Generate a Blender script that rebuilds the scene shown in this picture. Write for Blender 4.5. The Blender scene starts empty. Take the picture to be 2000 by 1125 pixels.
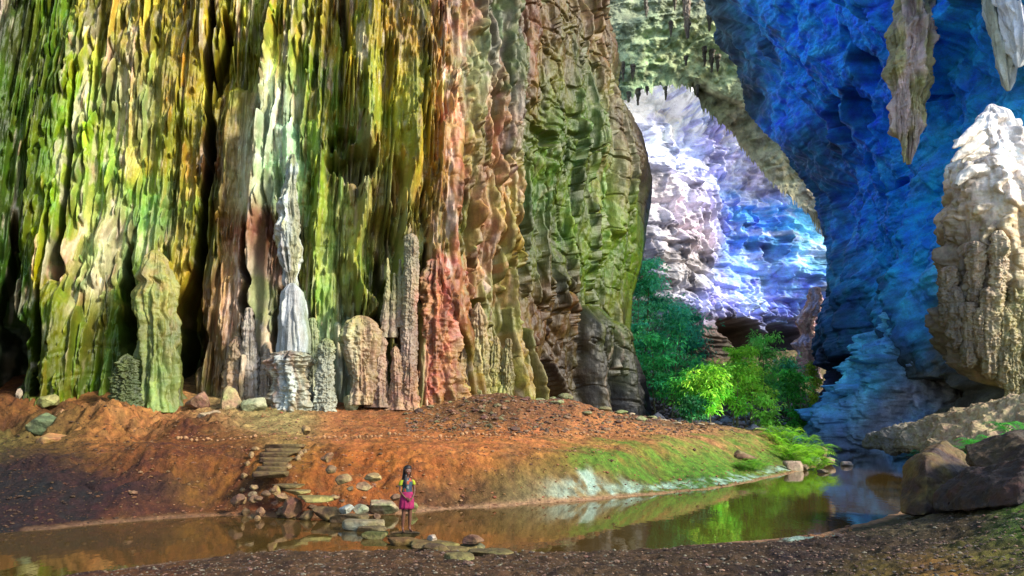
import bpy, bmesh, math, random
import numpy as np
from mathutils import Vector

# ------------------------------------------------------------------ camera, sky, sun, exposure
F, CX, CY = 1333.0, 1000.0, 562.5
PIT = math.atan(252.5 / F)
SP, CP = math.sin(PIT), math.cos(PIT)
CAMZ = 2.6
SC = bpy.context.scene
COL = SC.collection
cam_d = bpy.data.cameras.new("camera"); cam = bpy.data.objects.new("camera", cam_d); COL.objects.link(cam)
cam.location = (0, 0, CAMZ); cam.rotation_euler = (math.pi / 2 + PIT, 0, 0)
cam_d.sensor_width = 36; cam_d.lens = 36 * F / 2000; cam_d.clip_start = 0.1; cam_d.clip_end = 1500
SC.camera = cam
SUN_DIR = Vector((0.74, -0.42, 0.52)).normalized()
W = bpy.data.worlds.new("World"); SC.world = W; W.use_nodes = True
_n = W.node_tree.nodes; _bg = _n["Background"]
_sky = _n.new("ShaderNodeTexSky"); _sky.sky_type = 'NISHITA'; _sky.sun_disc = False
_sky.sun_elevation = math.asin(SUN_DIR.z); _sky.sun_rotation = math.atan2(SUN_DIR.x, SUN_DIR.y)
_sky.ozone_density = 2.0
W.node_tree.links.new(_sky.outputs[0], _bg.inputs[0]); _bg.inputs[1].default_value = 0.15
sun_d = bpy.data.lights.new("sun", 'SUN'); sun = bpy.data.objects.new("sun", sun_d); COL.objects.link(sun)
sun_d.energy = 3.0; sun_d.angle = math.radians(9); sun_d.color = (1, 0.93, 0.80)
sun.rotation_euler = SUN_DIR.to_track_quat('Z', 'Y').to_euler()
SC.view_settings.view_transform = 'Standard'; SC.view_settings.look = 'None'
SC.view_settings.exposure = 1.3; SC.view_settings.gamma = 1
SC.cycles.use_denoising = True; SC.cycles.denoising_prefilter = 'ACCURATE'
SC.cycles.max_bounces = 6; SC.cycles.diffuse_bounces = 3

# ------------------------------------------------------------------ picture geometry -> world points
def ae(px, py):
    u = (np.asarray(px, float) - CX) / F; v = (CY - np.asarray(py, float)) / F
    dy = CP - SP * v
    return u / dy, (SP + CP * v) / dy
def P(px, py, Y):
    a, e = ae(px, py); return np.array([a * Y, Y, CAMZ + e * Y], float)
def proj(x, y, z):
    y = np.maximum(y, 0.5)
    a = x / y; e = (z - CAMZ) / y
    v = (e * CP - SP) / (CP + e * SP)
    return CX + F * a * (CP - SP * v), CY - F * v
def Yat(py, z):            # depth at which height z is seen on picture row py
    return (z - CAMZ) / float(ae(1000, py)[1])

# ------------------------------------------------------------------ noise
_rs = np.random.RandomState(7)
PERM = _rs.permutation(4096).astype(np.int64); VALS = (_rs.rand(4096) * 2 - 1).astype(np.float32)
def _h(ix, iy, iz):
    return VALS[PERM[(PERM[(PERM[ix & 4095] + iy) & 4095] + iz) & 4095]]
def noise3(x, y, z):
    x, y, z = [np.asarray(c, np.float32) for c in np.broadcast_arrays(x, y, z)]
    fx, fy, fz = np.floor(x), np.floor(y), np.floor(z)
    ix, iy, iz = fx.astype(np.int64), fy.astype(np.int64), fz.astype(np.int64)
    tx, ty, tz = x - fx, y - fy, z - fz
    tx = tx * tx * (3 - 2 * tx); ty = ty * ty * (3 - 2 * ty); tz = tz * tz * (3 - 2 * tz)
    def L(a, b, t): return a + (b - a) * t
    return L(L(L(_h(ix, iy, iz), _h(ix + 1, iy, iz), tx), L(_h(ix, iy + 1, iz), _h(ix + 1, iy + 1, iz), tx), ty),
             L(L(_h(ix, iy, iz + 1), _h(ix + 1, iy, iz + 1), tx), L(_h(ix, iy + 1, iz + 1), _h(ix + 1, iy + 1, iz + 1), tx), ty), tz)
def fbm(x, y, z, o=4, g=0.5, off=0.0):
    s = 0; a = 1.0; f = 1.0; t = 0
    for k in range(o):
        s = s + a * noise3(x * f + 17.3 * k + off, y * f + 5.1 * k, z * f - 9.7 * k); t += a; a *= g; f *= 2.03
    return s / t * 1.7
def ridge(x, y, z, o=4, off=0.0):
    s = 0; a = 1.0; f = 1.0; t = 0
    for k in range(o):
        s = s + a * (1 - np.abs(noise3(x * f + 31.3 * k + off, y * f + 3.1 * k, z * f)) * 2); t += a; a *= 0.5; f *= 2.1
    return s / t
def terr(q, e=.72):
    f = np.floor(q); return f + sstep(e, 1.0, q - f)
def sstep(a, b, x):
    t = np.clip((np.asarray(x, float) - a) / (b - a), 0, 1); return t * t * (3 - 2 * t)

# ------------------------------------------------------------------ mesh + material helpers
def mesh_np(name, V, Q, cols=None, smooth=True):
    me = bpy.data.meshes.new(name)
    V = np.ascontiguousarray(V, np.float32); Q = np.ascontiguousarray(Q, np.int32); k = Q.shape[1]
    me.vertices.add(len(V)); me.vertices.foreach_set("co", V.ravel())
    me.loops.add(Q.size); me.loops.foreach_set("vertex_index", Q.ravel())
    me.polygons.add(len(Q)); me.polygons.foreach_set("loop_start", np.arange(0, Q.size, k, dtype=np.int32))
    me.polygons.foreach_set("use_smooth", np.full(len(Q), smooth))
    me.update(calc_edges=True)
    if cols is not None:
        at = me.color_attributes.new("Col", 'FLOAT_COLOR', 'POINT')
        c = np.ones((len(V), 4), np.float32); c[:, :3] = np.clip(cols, 0.0, 1)
        at.data.foreach_set("color", c.ravel())
    return me
def grid_quads(nr, nc, wrap=False):
    j, i = np.meshgrid(np.arange(nr - 1), np.arange(nc if wrap else nc - 1), indexing='ij')
    i2 = (i + 1) % nc
    return np.stack([j * nc + i, j * nc + i2, (j + 1) * nc + i2, (j + 1) * nc + i], -1).reshape(-1, 4)
def add(name, me, mat, parent=None, label=None, cat=None, group=None, kind=None, origin=None):
    if origin is not None:
        o3 = np.array(origin, np.float32)
        co = np.empty(len(me.vertices) * 3, np.float32); me.vertices.foreach_get("co", co)
        co = co.reshape(-1, 3) - o3; me.vertices.foreach_set("co", co.ravel()); me.update()
    ob = bpy.data.objects.new(name, me); COL.objects.link(ob)
    if origin is not None: ob.location = [float(c) for c in origin]
    if mat and not me.materials: me.materials.append(mat)
    if parent: ob.parent = parent
    if label: ob["label"] = label
    if cat: ob["category"] = cat
    if group: ob["group"] = group
    if kind: ob["kind"] = kind
    return ob
def empty(name, loc, label, cat, group=None):
    o = bpy.data.objects.new(name, None); COL.objects.link(o); o.location = [float(c) for c in loc]
    o["label"] = label; o["category"] = cat
    if group: o["group"] = group
    return o

def rockmat(name, scale=1.0, bump=0.35, rough=0.62, var=0.35, streak=False, spec=0.4, col=None, satv=1.0, hue=.025):
    m = bpy.data.materials.new(name); m.use_nodes = True; N = m.node_tree.nodes; L = m.node_tree.links
    b = N["Principled BSDF"]; b.inputs["Roughness"].default_value = rough; b.inputs["Specular IOR Level"].default_value = spec
    tc = N.new("ShaderNodeTexCoord"); mp = N.new("ShaderNodeMapping"); L.new(tc.outputs["Object"], mp.inputs[0])
    mp.inputs["Scale"].default_value = (scale, scale, scale * (0.22 if streak else 1))
    n1 = N.new("ShaderNodeTexNoise"); n1.inputs["Scale"].default_value = 2.2; n1.inputs["Detail"].default_value = 9; n1.inputs["Roughness"].default_value = 0.68
    L.new(mp.outputs[0], n1.inputs[0])
    n2 = N.new("ShaderNodeTexNoise"); n2.inputs["Scale"].default_value = 9; n2.inputs["Detail"].default_value = 6; n2.inputs["Roughness"].default_value = 0.7
    L.new(tc.outputs["Object"], n2.inputs[0])
    vo = N.new("ShaderNodeTexVoronoi"); vo.inputs["Scale"].default_value = 3.5 * scale; L.new(tc.outputs["Object"], vo.inputs[0])
    if col is None:
        at = N.new("ShaderNodeAttribute"); at.attribute_name = "Col"; csrc = at.outputs["Color"]
    else:
        rg = N.new("ShaderNodeRGB"); rg.outputs[0].default_value = (*col, 1); csrc = rg.outputs[0]
    mr = N.new("ShaderNodeMapRange"); mr.inputs[1].default_value = 0.3; mr.inputs[2].default_value = 0.7
    mr.inputs[3].default_value = 1 - var; mr.inputs[4].default_value = 1 + var; L.new(n1.outputs[0], mr.inputs[0])
    mr2 = N.new("ShaderNodeMapRange"); mr2.inputs[1].default_value = 0.3; mr2.inputs[2].default_value = 0.7
    mr2.inputs[3].default_value = 1 - var * 0.7; mr2.inputs[4].default_value = 1 + var * 0.7; L.new(n2.outputs[0], mr2.inputs[0])
    mu = N.new("ShaderNodeMath"); mu.operation = 'MULTIPLY'; L.new(mr.outputs[0], mu.inputs[0]); L.new(mr2.outputs[0], mu.inputs[1])
    hs = N.new("ShaderNodeHueSaturation"); hs.inputs["Saturation"].default_value = satv
    L.new(csrc, hs.inputs["Color"]); L.new(mu.outputs[0], hs.inputs["Value"])
    n3 = N.new("ShaderNodeTexNoise"); n3.inputs["Scale"].default_value = 1.3 * scale; n3.inputs["Detail"].default_value = 3; L.new(tc.outputs["Object"], n3.inputs[0])
    mr3 = N.new("ShaderNodeMapRange"); mr3.inputs[1].default_value = 0.3; mr3.inputs[2].default_value = 0.7
    mr3.inputs[3].default_value = 0.5 - hue; mr3.inputs[4].default_value = 0.5 + hue; L.new(n3.outputs[0], mr3.inputs[0]); L.new(mr3.outputs[0], hs.inputs["Hue"])
    L.new(hs.outputs[0], b.inputs["Base Color"])
    ad = N.new("ShaderNodeMath"); ad.operation = 'ADD'; L.new(n1.outputs[0], ad.inputs[0])
    sc = N.new("ShaderNodeMath"); sc.operation = 'MULTIPLY'; sc.inputs[1].default_value = 0.35; L.new(n2.outputs[0], sc.inputs[0]); L.new(sc.outputs[0], ad.inputs[1])
    ad2 = N.new("ShaderNodeMath"); ad2.operation = 'MULTIPLY_ADD'; ad2.inputs[1].default_value = 0.18; L.new(vo.outputs["Distance"], ad2.inputs[0]); L.new(ad.outputs[0], ad2.inputs[2])
    bp = N.new("ShaderNodeBump"); bp.inputs["Strength"].default_value = bump; bp.inputs["Distance"].default_value = 0.35 / scale
    L.new(ad2.outputs[0], bp.inputs["Height"]); L.new(bp.outputs[0], b.inputs["Normal"])
    return m
def plainmat(name, col, rough=0.6, trans=0.0, var=0.2, scale=20, spec=0.3):
    m = bpy.data.materials.new(name); m.use_nodes = True; N = m.node_tree.nodes; L = m.node_tree.links
    b = N["Principled BSDF"]; b.inputs["Roughness"].default_value = rough; b.inputs["Specular IOR Level"].default_value = spec
    tc = N.new("ShaderNodeTexCoord"); n = N.new("ShaderNodeTexNoise"); n.inputs["Scale"].default_value = scale; L.new(tc.outputs["Object"], n.inputs[0])
    hs = N.new("ShaderNodeHueSaturation"); hs.inputs["Color"].default_value = (*col, 1)
    mr = N.new("ShaderNodeMapRange"); mr.inputs[1].default_value = 0.3; mr.inputs[2].default_value = 0.7; mr.inputs[3].default_value = 1 - var; mr.inputs[4].default_value = 1 + var
    L.new(n.outputs[0], mr.inputs[0]); L.new(mr.outputs[0], hs.inputs["Value"]); L.new(hs.outputs[0], b.inputs["Base Color"])
    return m
def leafmat(name):
    m = bpy.data.materials.new(name); m.use_nodes = True; N = m.node_tree.nodes; L = m.node_tree.links
    b = N["Principled BSDF"]; b.inputs["Roughness"].default_value = 0.5; b.inputs["Specular IOR Level"].default_value = 0.25
    at = N.new("ShaderNodeAttribute"); at.attribute_name = "Col"; L.new(at.outputs["Color"], b.inputs["Base Color"])
    tr = N.new("ShaderNodeBsdfTranslucent"); L.new(at.outputs["Color"], tr.inputs[0])
    mx = N.new("ShaderNodeMixShader"); mx.inputs[0].default_value = 0.4
    L.new(b.outputs[0], mx.inputs[1]); L.new(tr.outputs[0], mx.inputs[2]); L.new(mx.outputs[0], N["Material Output"].inputs[0])
    return m

M_WALL = rockmat("flowstone", 1.0, 0.28, 0.5, 0.28, streak=True, spec=0.35, satv=1.06)
M_BLUE = rockmat("skylight_tinted_limestone", 0.55, 0.35, 0.7, 0.35)  # blue skylight comes painted in the vertex colours
M_FAR = rockmat("far_limestone", 0.3, 0.3, 0.75, 0.35)
M_ROCK = rockmat("stone", 2.5, 0.5, 0.75, 0.35)
M_GROUND = rockmat("earth", 2.0, 0.9, 0.85, 0.40, spec=0.2, hue=.008)
M_FORM = rockmat("calcite", 1.4, 0.4, 0.5, 0.22, streak=True, spec=0.45)
M_LEAF = leafmat("leaves")
M_BARK = plainmat("bark", (0.16, 0.15, 0.07), 0.8)

# colour map from scattered samples at picture positions
def cmap(PX, PY, pts, sig=55.0, warp=None, aniso=1.6):
    pts = np.array(pts, np.float32)
    sh = PX.shape; X = PX.ravel().astype(np.float32); Y = PY.ravel().astype(np.float32)
    if warp is not None: X = X + warp[0].ravel(); Y = Y + warp[1].ravel()
    acc = np.zeros((X.size, 3), np.float32); ws = np.full(X.size, 1e-9, np.float32)
    for p in pts:
        d2 = ((X - p[0]) / sig) ** 2 + ((Y - p[1]) / (sig * aniso)) ** 2
        w = np.exp(-0.5 * d2) + 1e-3 / (1 + d2 * d2)
        ws += w
        for k in range(3): acc[:, k] += w * p[2 + k]
    return (acc / ws[:, None]).reshape(*sh, 3)

# ------------------------------------------------------------------ relief walls: a plan curve raised to a height, then displaced
class Relief:
    def __init__(self, plan, z0, z1, nc, nr, seed=1, wpx=0.5):
        p = np.array([P(px, 815, Y)[:2] for px, Y in plan])
        t = np.arange(len(p)); tt = np.linspace(0, len(p) - 1, 4000)
        q = np.stack([np.interp(tt, t, p[:, k]) for k in (0, 1)], 1)
        for _ in range(60):                                   # soften the corners of the plan
            q[1:-1] = 0.5 * q[1:-1] + 0.25 * (q[:-2] + q[2:])
        k = 121; ker = np.hanning(k); ker /= ker.sum()
        qp = np.concatenate([np.repeat(q[:1], k // 2, 0), q, np.repeat(q[-1:], k // 2, 0)])
        q = np.stack([np.convolve(qp[:, c], ker, 'valid') for c in (0, 1)], 1)
        ds = np.hypot(*np.diff(q, axis=0).T); s = np.concatenate([[0], np.cumsum(ds)])
        pxq = CX + F * (q[:, 0] / q[:, 1]) / CP               # sample by both length and what the picture shows
        w = wpx * np.abs(np.diff(pxq)) / np.abs(np.diff(pxq)).sum() + (1 - wpx) * ds / ds.sum()
        c = np.concatenate([[0], np.cumsum(w)]); c /= c[-1]
        self.S = np.interp(np.linspace(0, 1, nc), c, s)
        self.X = np.interp(self.S, s, q[:, 0]); self.Y = np.interp(self.S, s, q[:, 1])
        tx = np.gradient(self.X, self.S); ty = np.gradient(self.Y, self.S); l = np.hypot(tx, ty)
        self.NX, self.NY = ty / l, -tx / l                    # towards the viewer for a curve that runs left to right
        self.Z = np.linspace(z0, z1, nr)
        self.nr, self.nc = nr, nc
        self.SS, self.ZZ = np.meshgrid(self.S, self.Z)
        self.D = np.zeros((nr, nc), np.float32); self.F = np.zeros((nr, nc), np.float32)
        self.T = np.ones((nr, nc, 3), np.float32)
        self.XS = np.zeros((nr, nc)); self.OX = None
        self.PX, self.PY = proj(self.X[None, :] + 0 * self.ZZ, self.Y[None, :] + 0 * self.ZZ, self.ZZ)
        self.R = random.Random(seed)
        self.imax = nc
        # the first turning point of the picture column limits what can be placed by picture position
        A = self.X / self.Y
        d = np.diff(A); bad = np.where(d <= 0)[0]; bad = bad[bad > nc // 4]
        if len(bad): self.imax = int(bad[0])
        self.A = A
    def at(self, px, py):
        a, e = ae(px, py); A = self.A[:self.imax]
        o = np.argsort(A)
        s = float(np.interp(a, A[o], self.S[:self.imax][o])); i = int(np.interp(s, self.S, np.arange(self.nc)))
        Y = float(self.Y[i]); return s, CAMZ + float(e) * Y, Y / F
    def win(self, s0, s1, z0, z1):
        i0, i1 = np.searchsorted(self.S, [s0, s1]); j0, j1 = np.searchsorted(self.Z, [z0, z1])
        if i1 <= i0 or j1 <= j0: return None
        return slice(j0, j1), slice(i0, i1)
    def _put(self, w, h, tint, k=1.0):
        f = self.F[w]; m = h > f
        self.F[w] = np.where(m, h, f)
        if tint is not None:
            mm = (m & (h > 0.02)); T = self.T[w]; kk = k[mm] if isinstance(k, np.ndarray) else k; T[mm] = T[mm] * (1 - kk) + np.array(tint, np.float32) * kk
    def hang(self, s0, z0, ln, wd, amp, tint=None, lean=0.0, base=0.0, sharp=0.6):
        """a dripping form: grows out of the wall at z0, is widest a third of the way down and ends in a tip"""
        w = self.win(s0 - wd * 1.8 - abs(lean), s0 + wd * 1.8 + abs(lean), z0 - ln, z0 + 0.02)
        if w is None: return
        Z = self.Z[w[0]][:, None]; S = self.S[w[1]][None, :]
        t = np.clip((z0 - Z) / ln, 0, 1)
        wt = wd * (1.25 - 0.45 * sstep(0, .5, t)) * (1 - t ** 4) ** sharp + 1e-4
        wt = wt * (1 + 0.16 * noise3(t * ln * 1.0, s0 * 3, 0.5))
        c = s0 + lean * t + wd * 0.35 * noise3(Z * 0.6, s0 * 1.7, 3.3)
        x = np.abs(S - c) / wt
        h = (base * sstep(0, .3, t) + amp * (sstep(0, 0.75, t) ** .8 * (1 - t ** 8) ** 0.5 + 0.07 * noise3(Z * 1.6 / max(wd * 4, .4), s0, 7.7))) * np.sqrt(np.clip(1 - x ** 2, 0, 1))
        self._put(w, h.astype(np.float32), tint, (sstep(.05, .45, t) * (1 + 0 * x))[..., None])
    def rise(self, s0, z0, ln, wd, amp, tint=None, taper=0.35, lean=0.0):
        """a standing form: rounded top at z0, getting wider towards its foot ln lower"""
        w = self.win(s0 - wd * 1.6 - abs(lean), s0 + wd * 1.6 + abs(lean), z0 - ln, z0 + 0.02)
        if w is None: return
        Z = self.Z[w[0]][:, None]; S = self.S[w[1]][None, :]
        d = (z0 - Z); t = np.clip(d / ln, 0, 1)
        dome = np.sqrt(np.clip(1 - (1 - np.minimum(d / (wd * 1.3), 1)) ** 2, 0, 1))
        wt = wd * dome * (1 - taper + taper * t) * (1 + 0.16 * noise3(Z * 1.6, s0 * 2, 1.5) + 0.08 * noise3(Z * 4.5, s0, 2.5)) + 1e-4
        c = s0 + lean * t + wd * 0.2 * noise3(Z * 0.5, s0 * 1.7, 9.3)
        x = np.abs(S - c) / wt
        h = amp * dome * (0.75 + 0.25 * t) * np.sqrt(np.clip(1 - x ** 2, 0, 1))
        self._put(w, h.astype(np.float32), tint)
    def pillar(self, pts, amp, tint=None, k=1.0):
        """pts: list of (px, py, half width in px) top to bottom"""
        q = []
        for px, py, hw in pts:
            s, z, m = self.at(px, py); q.append((z, s, hw * m))
        q.sort(); z = [a[0] for a in q]
        w = self.win(min(a[1] - a[2] * 1.5 for a in q), max(a[1] + a[2] * 1.5 for a in q), z[0], z[-1])
        if w is None: return
        Z = self.Z[w[0]]; c = np.interp(Z, z, [a[1] for a in q])[:, None]; hw = np.interp(Z, z, [a[2] for a in q])[:, None]
        Z = Z[:, None]; hw = hw * (1 + 0.15 * noise3(Z * 0.9, c * 0 + q[0][1], 4.5)); c = c + hw * 0.25 * noise3(Z * 0.6, q[0][1], 8.8)
        end = np.minimum(sstep(z[0] - .01, z[0] + 0.8, Z) + 0.0, np.sqrt(np.clip((z[-1] - Z) / (hw * 1.0 + 0.01), 0, 1)))
        if pts[-1][1] > 760: end = np.sqrt(np.clip((z[-1] - Z) / (hw * 1.0 + 0.01), 0, 1))
        x = np.abs(self.S[w[1]][None, :] - c) / np.maximum(hw * np.clip(0.35 + 0.65 * end, 0, 1), 1e-3)
        h = amp * end * np.sqrt(np.clip(1 - x ** 2, 0, 1))
        self._put(w, h.astype(np.float32), tint, k)
    def dent(self, px, py, wpx, hpx, depth, p=3.0, rag=0.35):
        s, z, m = self.at(px, py); a, b = wpx * m, hpx * m
        w = self.win(s - a * 1.6, s + a * 1.6, z - b * 1.6, z + b * 1.6)
        if w is None: return
        S = self.S[w[1]][None, :]; Z = self.Z[w[0]][:, None]
        r = (np.abs((S - s) / a) ** 2 + np.abs((Z - z) / b) ** 2) ** 0.5 + rag * fbm(S * 0.8 / max(a, .3), Z * 0.8 / max(b, .3), px * 0.1, 3)
        self.D[w] -= (depth * (1 - sstep(0.7, 1.05, r))).astype(np.float32)
    def crack(self, path, depth):
        q = [(self.at(px, py), hw) for px, py, hw in path]; q = sorted((a[1], a[0], hw * a[2]) for a, hw in q)
        z = [a[0] for a in q]; w = self.win(min(a[1] - a[2] * 2.5 for a in q), max(a[1] + a[2] * 2.5 for a in q), z[0], z[-1])
        if w is None: return
        Z = self.Z[w[0]]; c = np.interp(Z, z, [a[1] for a in q])[:, None]; hw = np.interp(Z, z, [a[2] for a in q])[:, None]
        Z = Z[:, None]; c = c + hw * 0.8 * noise3(Z * 1.1, q[0][1], 0.7); hw = hw * (1 + 0.4 * noise3(Z * 1.3, q[0][1], 5.7))
        e = sstep(z[0] - 0.01, z[0] + 0.3, Z) * (1 - sstep(z[-1] - 1.0, z[-1], Z))
        x = np.abs(self.S[w[1]][None, :] - c) / np.maximum(hw, 1e-3)
        h = depth * e * (1 - sstep(0.55, 1.15, x))
        self.D[w] -= h.astype(np.float32); self.F[w] *= (1 - np.clip(h / max(depth, .1), 0, 1)).astype(np.float32)
    def build(self, name, mat, colfn, **kw):
        H = (self.D + self.F) * getattr(self, 'calm', 1.0)
        X = self.X[None, :] + self.XS + self.NX[None, :] * H
        Yv = self.Y[None, :] + self.NY[None, :] * H
        if self.OX is not None: X = self.OX(X, Yv, self)
        px, py = proj(X, Yv, self.ZZ)
        C = colfn(self, px, py) * self.T
        V = np.stack([X, Yv, self.ZZ], -1).reshape(-1, 3)
        me = mesh_np(name, V, grid_quads(self.nr, self.nc), C.reshape(-1, 3))
        return add(name, me, mat, **kw)

# ------------------------------------------------------------------ the great left wall of flowstone
EDGE = [(1150, -700), (1150, -200), (1168, -20), (1183, 20), (1195, 60), (1213, 110), (1208, 150), (1200, 190), (1214, 205), (1238, 212), (1254, 240),
        (1266, 290), (1274, 340), (1262, 420), (1254, 500), (1236, 570), (1232, 640), (1242, 690), (1262, 740), (1272, 800), (1275, 900)]
def left_wall():
    plan = [(-560, 22), (-350, 26), (-150, 29), (0, 30.5), (150, 31.5), (300, 32.5), (450, 33.5), (600, 34), (750, 35), (870, 36), (960, 38.5),
            (1060, 42), (1150, 46), (1220, 50), (1262, 53), (1270, 57), (1262, 64), (1235, 74), (1190, 90)]
    w = Relief(plan, 0.6, 42, 1500, 900, 3, wpx=0.75)
    R = w.R; S, Z = w.SS, w.ZZ
    pxc = w.PX
    smooth = sstep(925, 1010, pxc)                       # the olive face to the right is barer rock
    reg = 1 - smooth
    # slow swells and big irregular columns
    w.D += (1.0 * fbm(S * 0.16, Z * 0.05, 1.0, 3)).astype(np.float32)
    w.D += (reg * 1.3 * (ridge(S * 0.42 + 0.35 * fbm(S * .1, Z * 0.18, 8, 2), Z * 0.035, 2.0, 2) - 0.3)).astype(np.float32)
    w.D += (smooth * (1.1 * fbm(S * 0.16, Z * 0.09, 3.0, 3) + 0.35 * ridge(S * 0.15, Z * 0.06, 6, 2))).astype(np.float32)
    # edge silhouette
    ez = []; Ye = 54.5
    for px, py in EDGE:
        a, e = ae(px, py); ez.append((CAMZ + float(e) * Ye, float(a)))
    ez.sort(); zz = [q[0] for q in ez]; aa = [q[1] for q in ez]
    amax = w.A.max(); imx = int(np.argmax(w.A))
    sh = (np.interp(w.Z, zz, aa) - amax)[:, None] * w.Y[None, :]
    wt = sstep(w.S[imx] - 9, w.S[imx] - 0.5, w.S)[None, :]
    w.XS = sh * wt
    tgt = np.interp(w.Z, zz, aa)
    def OX(X, Yv, w):
        d = tgt - (X / Yv)[:, imx - 220:].max(1)
        k = 41; d = np.convolve(np.pad(d, k // 2, mode='edge'), np.hanning(k) / np.hanning(k).sum(), 'valid')
        return X + d[:, None] * w.Y[None, :] * sstep(w.S[imx] - 12, w.S[imx] - 3, w.S)[None, :]
    w.OX = OX
    calm = (1 - 0.65 * sstep(w.S[imx] - 7, w.S[imx] - 1, w.S))[None, :].astype(np.float32)
    w.calm = calm
    G = lambda a, b: tuple(R.uniform(x, y) for x, y in zip(a, b))
    TINT = [(1, 1, 1), (1.35, 1.25, 1.2), (0.75, 0.8, 0.7), (1.1, 1.0, 0.8), (1.8, 1.75, 1.95), (0.9, 1.1, 0.9), (1.3, 1.0, 1.0), (0.55, 0.55, 0.5)]
    WT = [6, 3.2, 1.6, 2, 2.0, 2, 2, .5]
    def tint():
        t = R.choices(TINT, WT)[0]; f = R.uniform(0.85, 1.15); return tuple(f * c for c in t)
    # named vertical masses read off the photograph (top to bottom)
    for pts, amp, t in [
        ([(-40, -60, 40), (-20, 400, 45), (-30, 800, 55)], 1.5, None),
        ([(110, -100, 36), (90, 300, 34), (70, 780, 40)], 1.0, (0.8, 0.85, 0.7)),
        ([(205, 60, 45), (180, 300, 60), (150, 560, 45)], 0.6, (1.15, 1.15, 0.9)),
        ([(275, -100, 15), (262, 120, 17), (240, 330, 20), (205, 560, 22), (195, 700, 26)], 1.1, (1.5, 1.3, 1.5)),
        ([(345, -80, 26), (330, 240, 30), (290, 480, 26), (270, 600, 22)], 1.3, None),
        ([(390, -80, 22), (385, 200, 30), (355, 460, 28), (345, 640, 18)], 1.2, (1.25, 1.1, 0.9)),
        ([(110, 560, 24), (125, 640, 60), (140, 790, 84)], 1.9, (0.75, 0.85, 0.5)),
        ([(215, 560, 15), (225, 650, 26), (232, 790, 24)], 1.3, (0.9, 1.0, 0.7)),
        ([(300, 350, 30), (296, 430, 42), (290, 600, 40)], 1.4, (0.85, 1.15, 0.9)),
        ([(470, 170, 24), (470, 330, 42), (462, 520, 36), (455, 700, 40), (450, 800, 50)], 2.1, (1.3, 1.15, 1.1)),
        ([(520, 240, 12), (508, 420, 22), (498, 640, 18), (492, 800, 26)], 2.2, (1.5, 1.5, 1.6)),
        ([(560, 250, 26), (580, 360, 32), (585, 470, 22)], 1.7, (1.2, 1.4, 1.4)),
        ([(610, 240, 20), (630, 380, 28), (640, 600, 22), (640, 780, 28)], 1.5, (0.95, 1.1, 0.75)),
        ([(700, -60, 30), (715, 180, 34), (725, 300, 30)], 1.4, None),
        ([(760, -60, 30), (780, 140, 36), (790, 320, 30), (800, 440, 16)], 1.7, None),
        ([(700, 390, 20), (690, 470, 34), (688, 560, 26), (690, 640, 18)], 1.3, (1.25, 1.2, 0.8)),
        ([(870, -100, 30), (872, 60, 30), (880, 160, 28)], 1.2, None),
        ([(858, 250, 24), (852, 430, 26), (850, 600, 38), (858, 800, 46)], 1.8, None),
        ([(900, 140, 34), (905, 300, 40), (905, 420, 30)], 1.2, None),
        ([(955, 92, 28), (955, 200, 29), (950, 330, 30)], 1.5, (0.72, 0.8, 0.9)),
        ([(915, 330, 30), (918, 460, 36), (915, 590, 34), (930, 800, 60)], 1.3, None),
        ([(1010, -60, 30), (1010, 110, 26), (1000, 230, 22)], 1.1, None),
        ([(1060, 120, 20), (1065, 260, 24), (1050, 430, 16)], 0.5, None),
        ([(1160, 595, 34), (1165, 700, 52), (1170, 840, 60)], 2.6, None),
        ([(1215, 625, 26), (1228, 720, 45), (1236, 840, 56)], 2.2, None),
        ([(1215, 150, 18), (1212, 330, 26), (1205, 470, 20)], 0.9, (1.3, 1.1, 1.2)),
        ([(1190, 300, 16), (1170, 420, 18)], 0.7, (1.5, 1.25, 1.35)),
        ([(1262, 240, 16), (1258, 320, 20)], 1.0, None)]:
        w.pillar(pts, amp * 0.75, t, 0.8)
    s_lo, s_hi = w.at(-120, 700)[0], w.at(1265, 700)[0]
    s_reg = w.at(965, 700)[0]
    def rs():
        for _ in range(9):
            s = R.uniform(s_lo, s_hi)
            if s < s_reg or R.random() < 0.05: return s
        return s
    # curtains: a bulging lip with a row of drips of unequal length under it
    for k in range(250):
        s = rs(); z = R.uniform(3, 40); wd = R.uniform(0.5, 1.6); ln = R.uniform(1.2, 6.5); t = tint(); am = R.uniform(0.4, 1.15)
        w.hang(s, z + 1.6, ln * 0.7 + 1.6, wd, am, t, sharp=0.8)
        n = int(wd * R.uniform(4, 7))
        for i in range(n):
            x = (i + 0.5) / n * 2 - 1
            w.hang(s + x * wd * 0.9 + R.gauss(0, .04), z + R.uniform(-.3, .9), ln * R.uniform(0.5, 1.15) * (1.15 - 0.5 * x * x) + 0.3,
                   R.uniform(0.09, 0.24), am * R.uniform(0.75, 1.15), t if R.random() < 0.6 else tint(), R.gauss(0, .12))
    # ropes of flowstone running down the wall
    for k in range(650):
        s = rs(); z = R.uniform(3, 42); ln = R.uniform(3, 14)
        w.hang(s, z, ln, R.uniform(0.07, 0.30), R.uniform(0.35, 1.3), tint(), R.gauss(0, .35), base=R.uniform(0, .3))
    for k in range(4200):
        s = rs(); z = R.uniform(2, 42); ln = R.uniform(0.5, 3.2); wd = R.uniform(0.05, 0.15)
        b = float(w.F[min(w.nr - 1, int((z - .6) / 41.4 * w.nr)), min(w.nc - 1, int(np.searchsorted(w.S, s)))])
        w.hang(s, z, ln, wd, b * .95 + R.uniform(0.18, 0.55), tint() if R.random() < .5 else None, R.gauss(0, .1), base=0)
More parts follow.
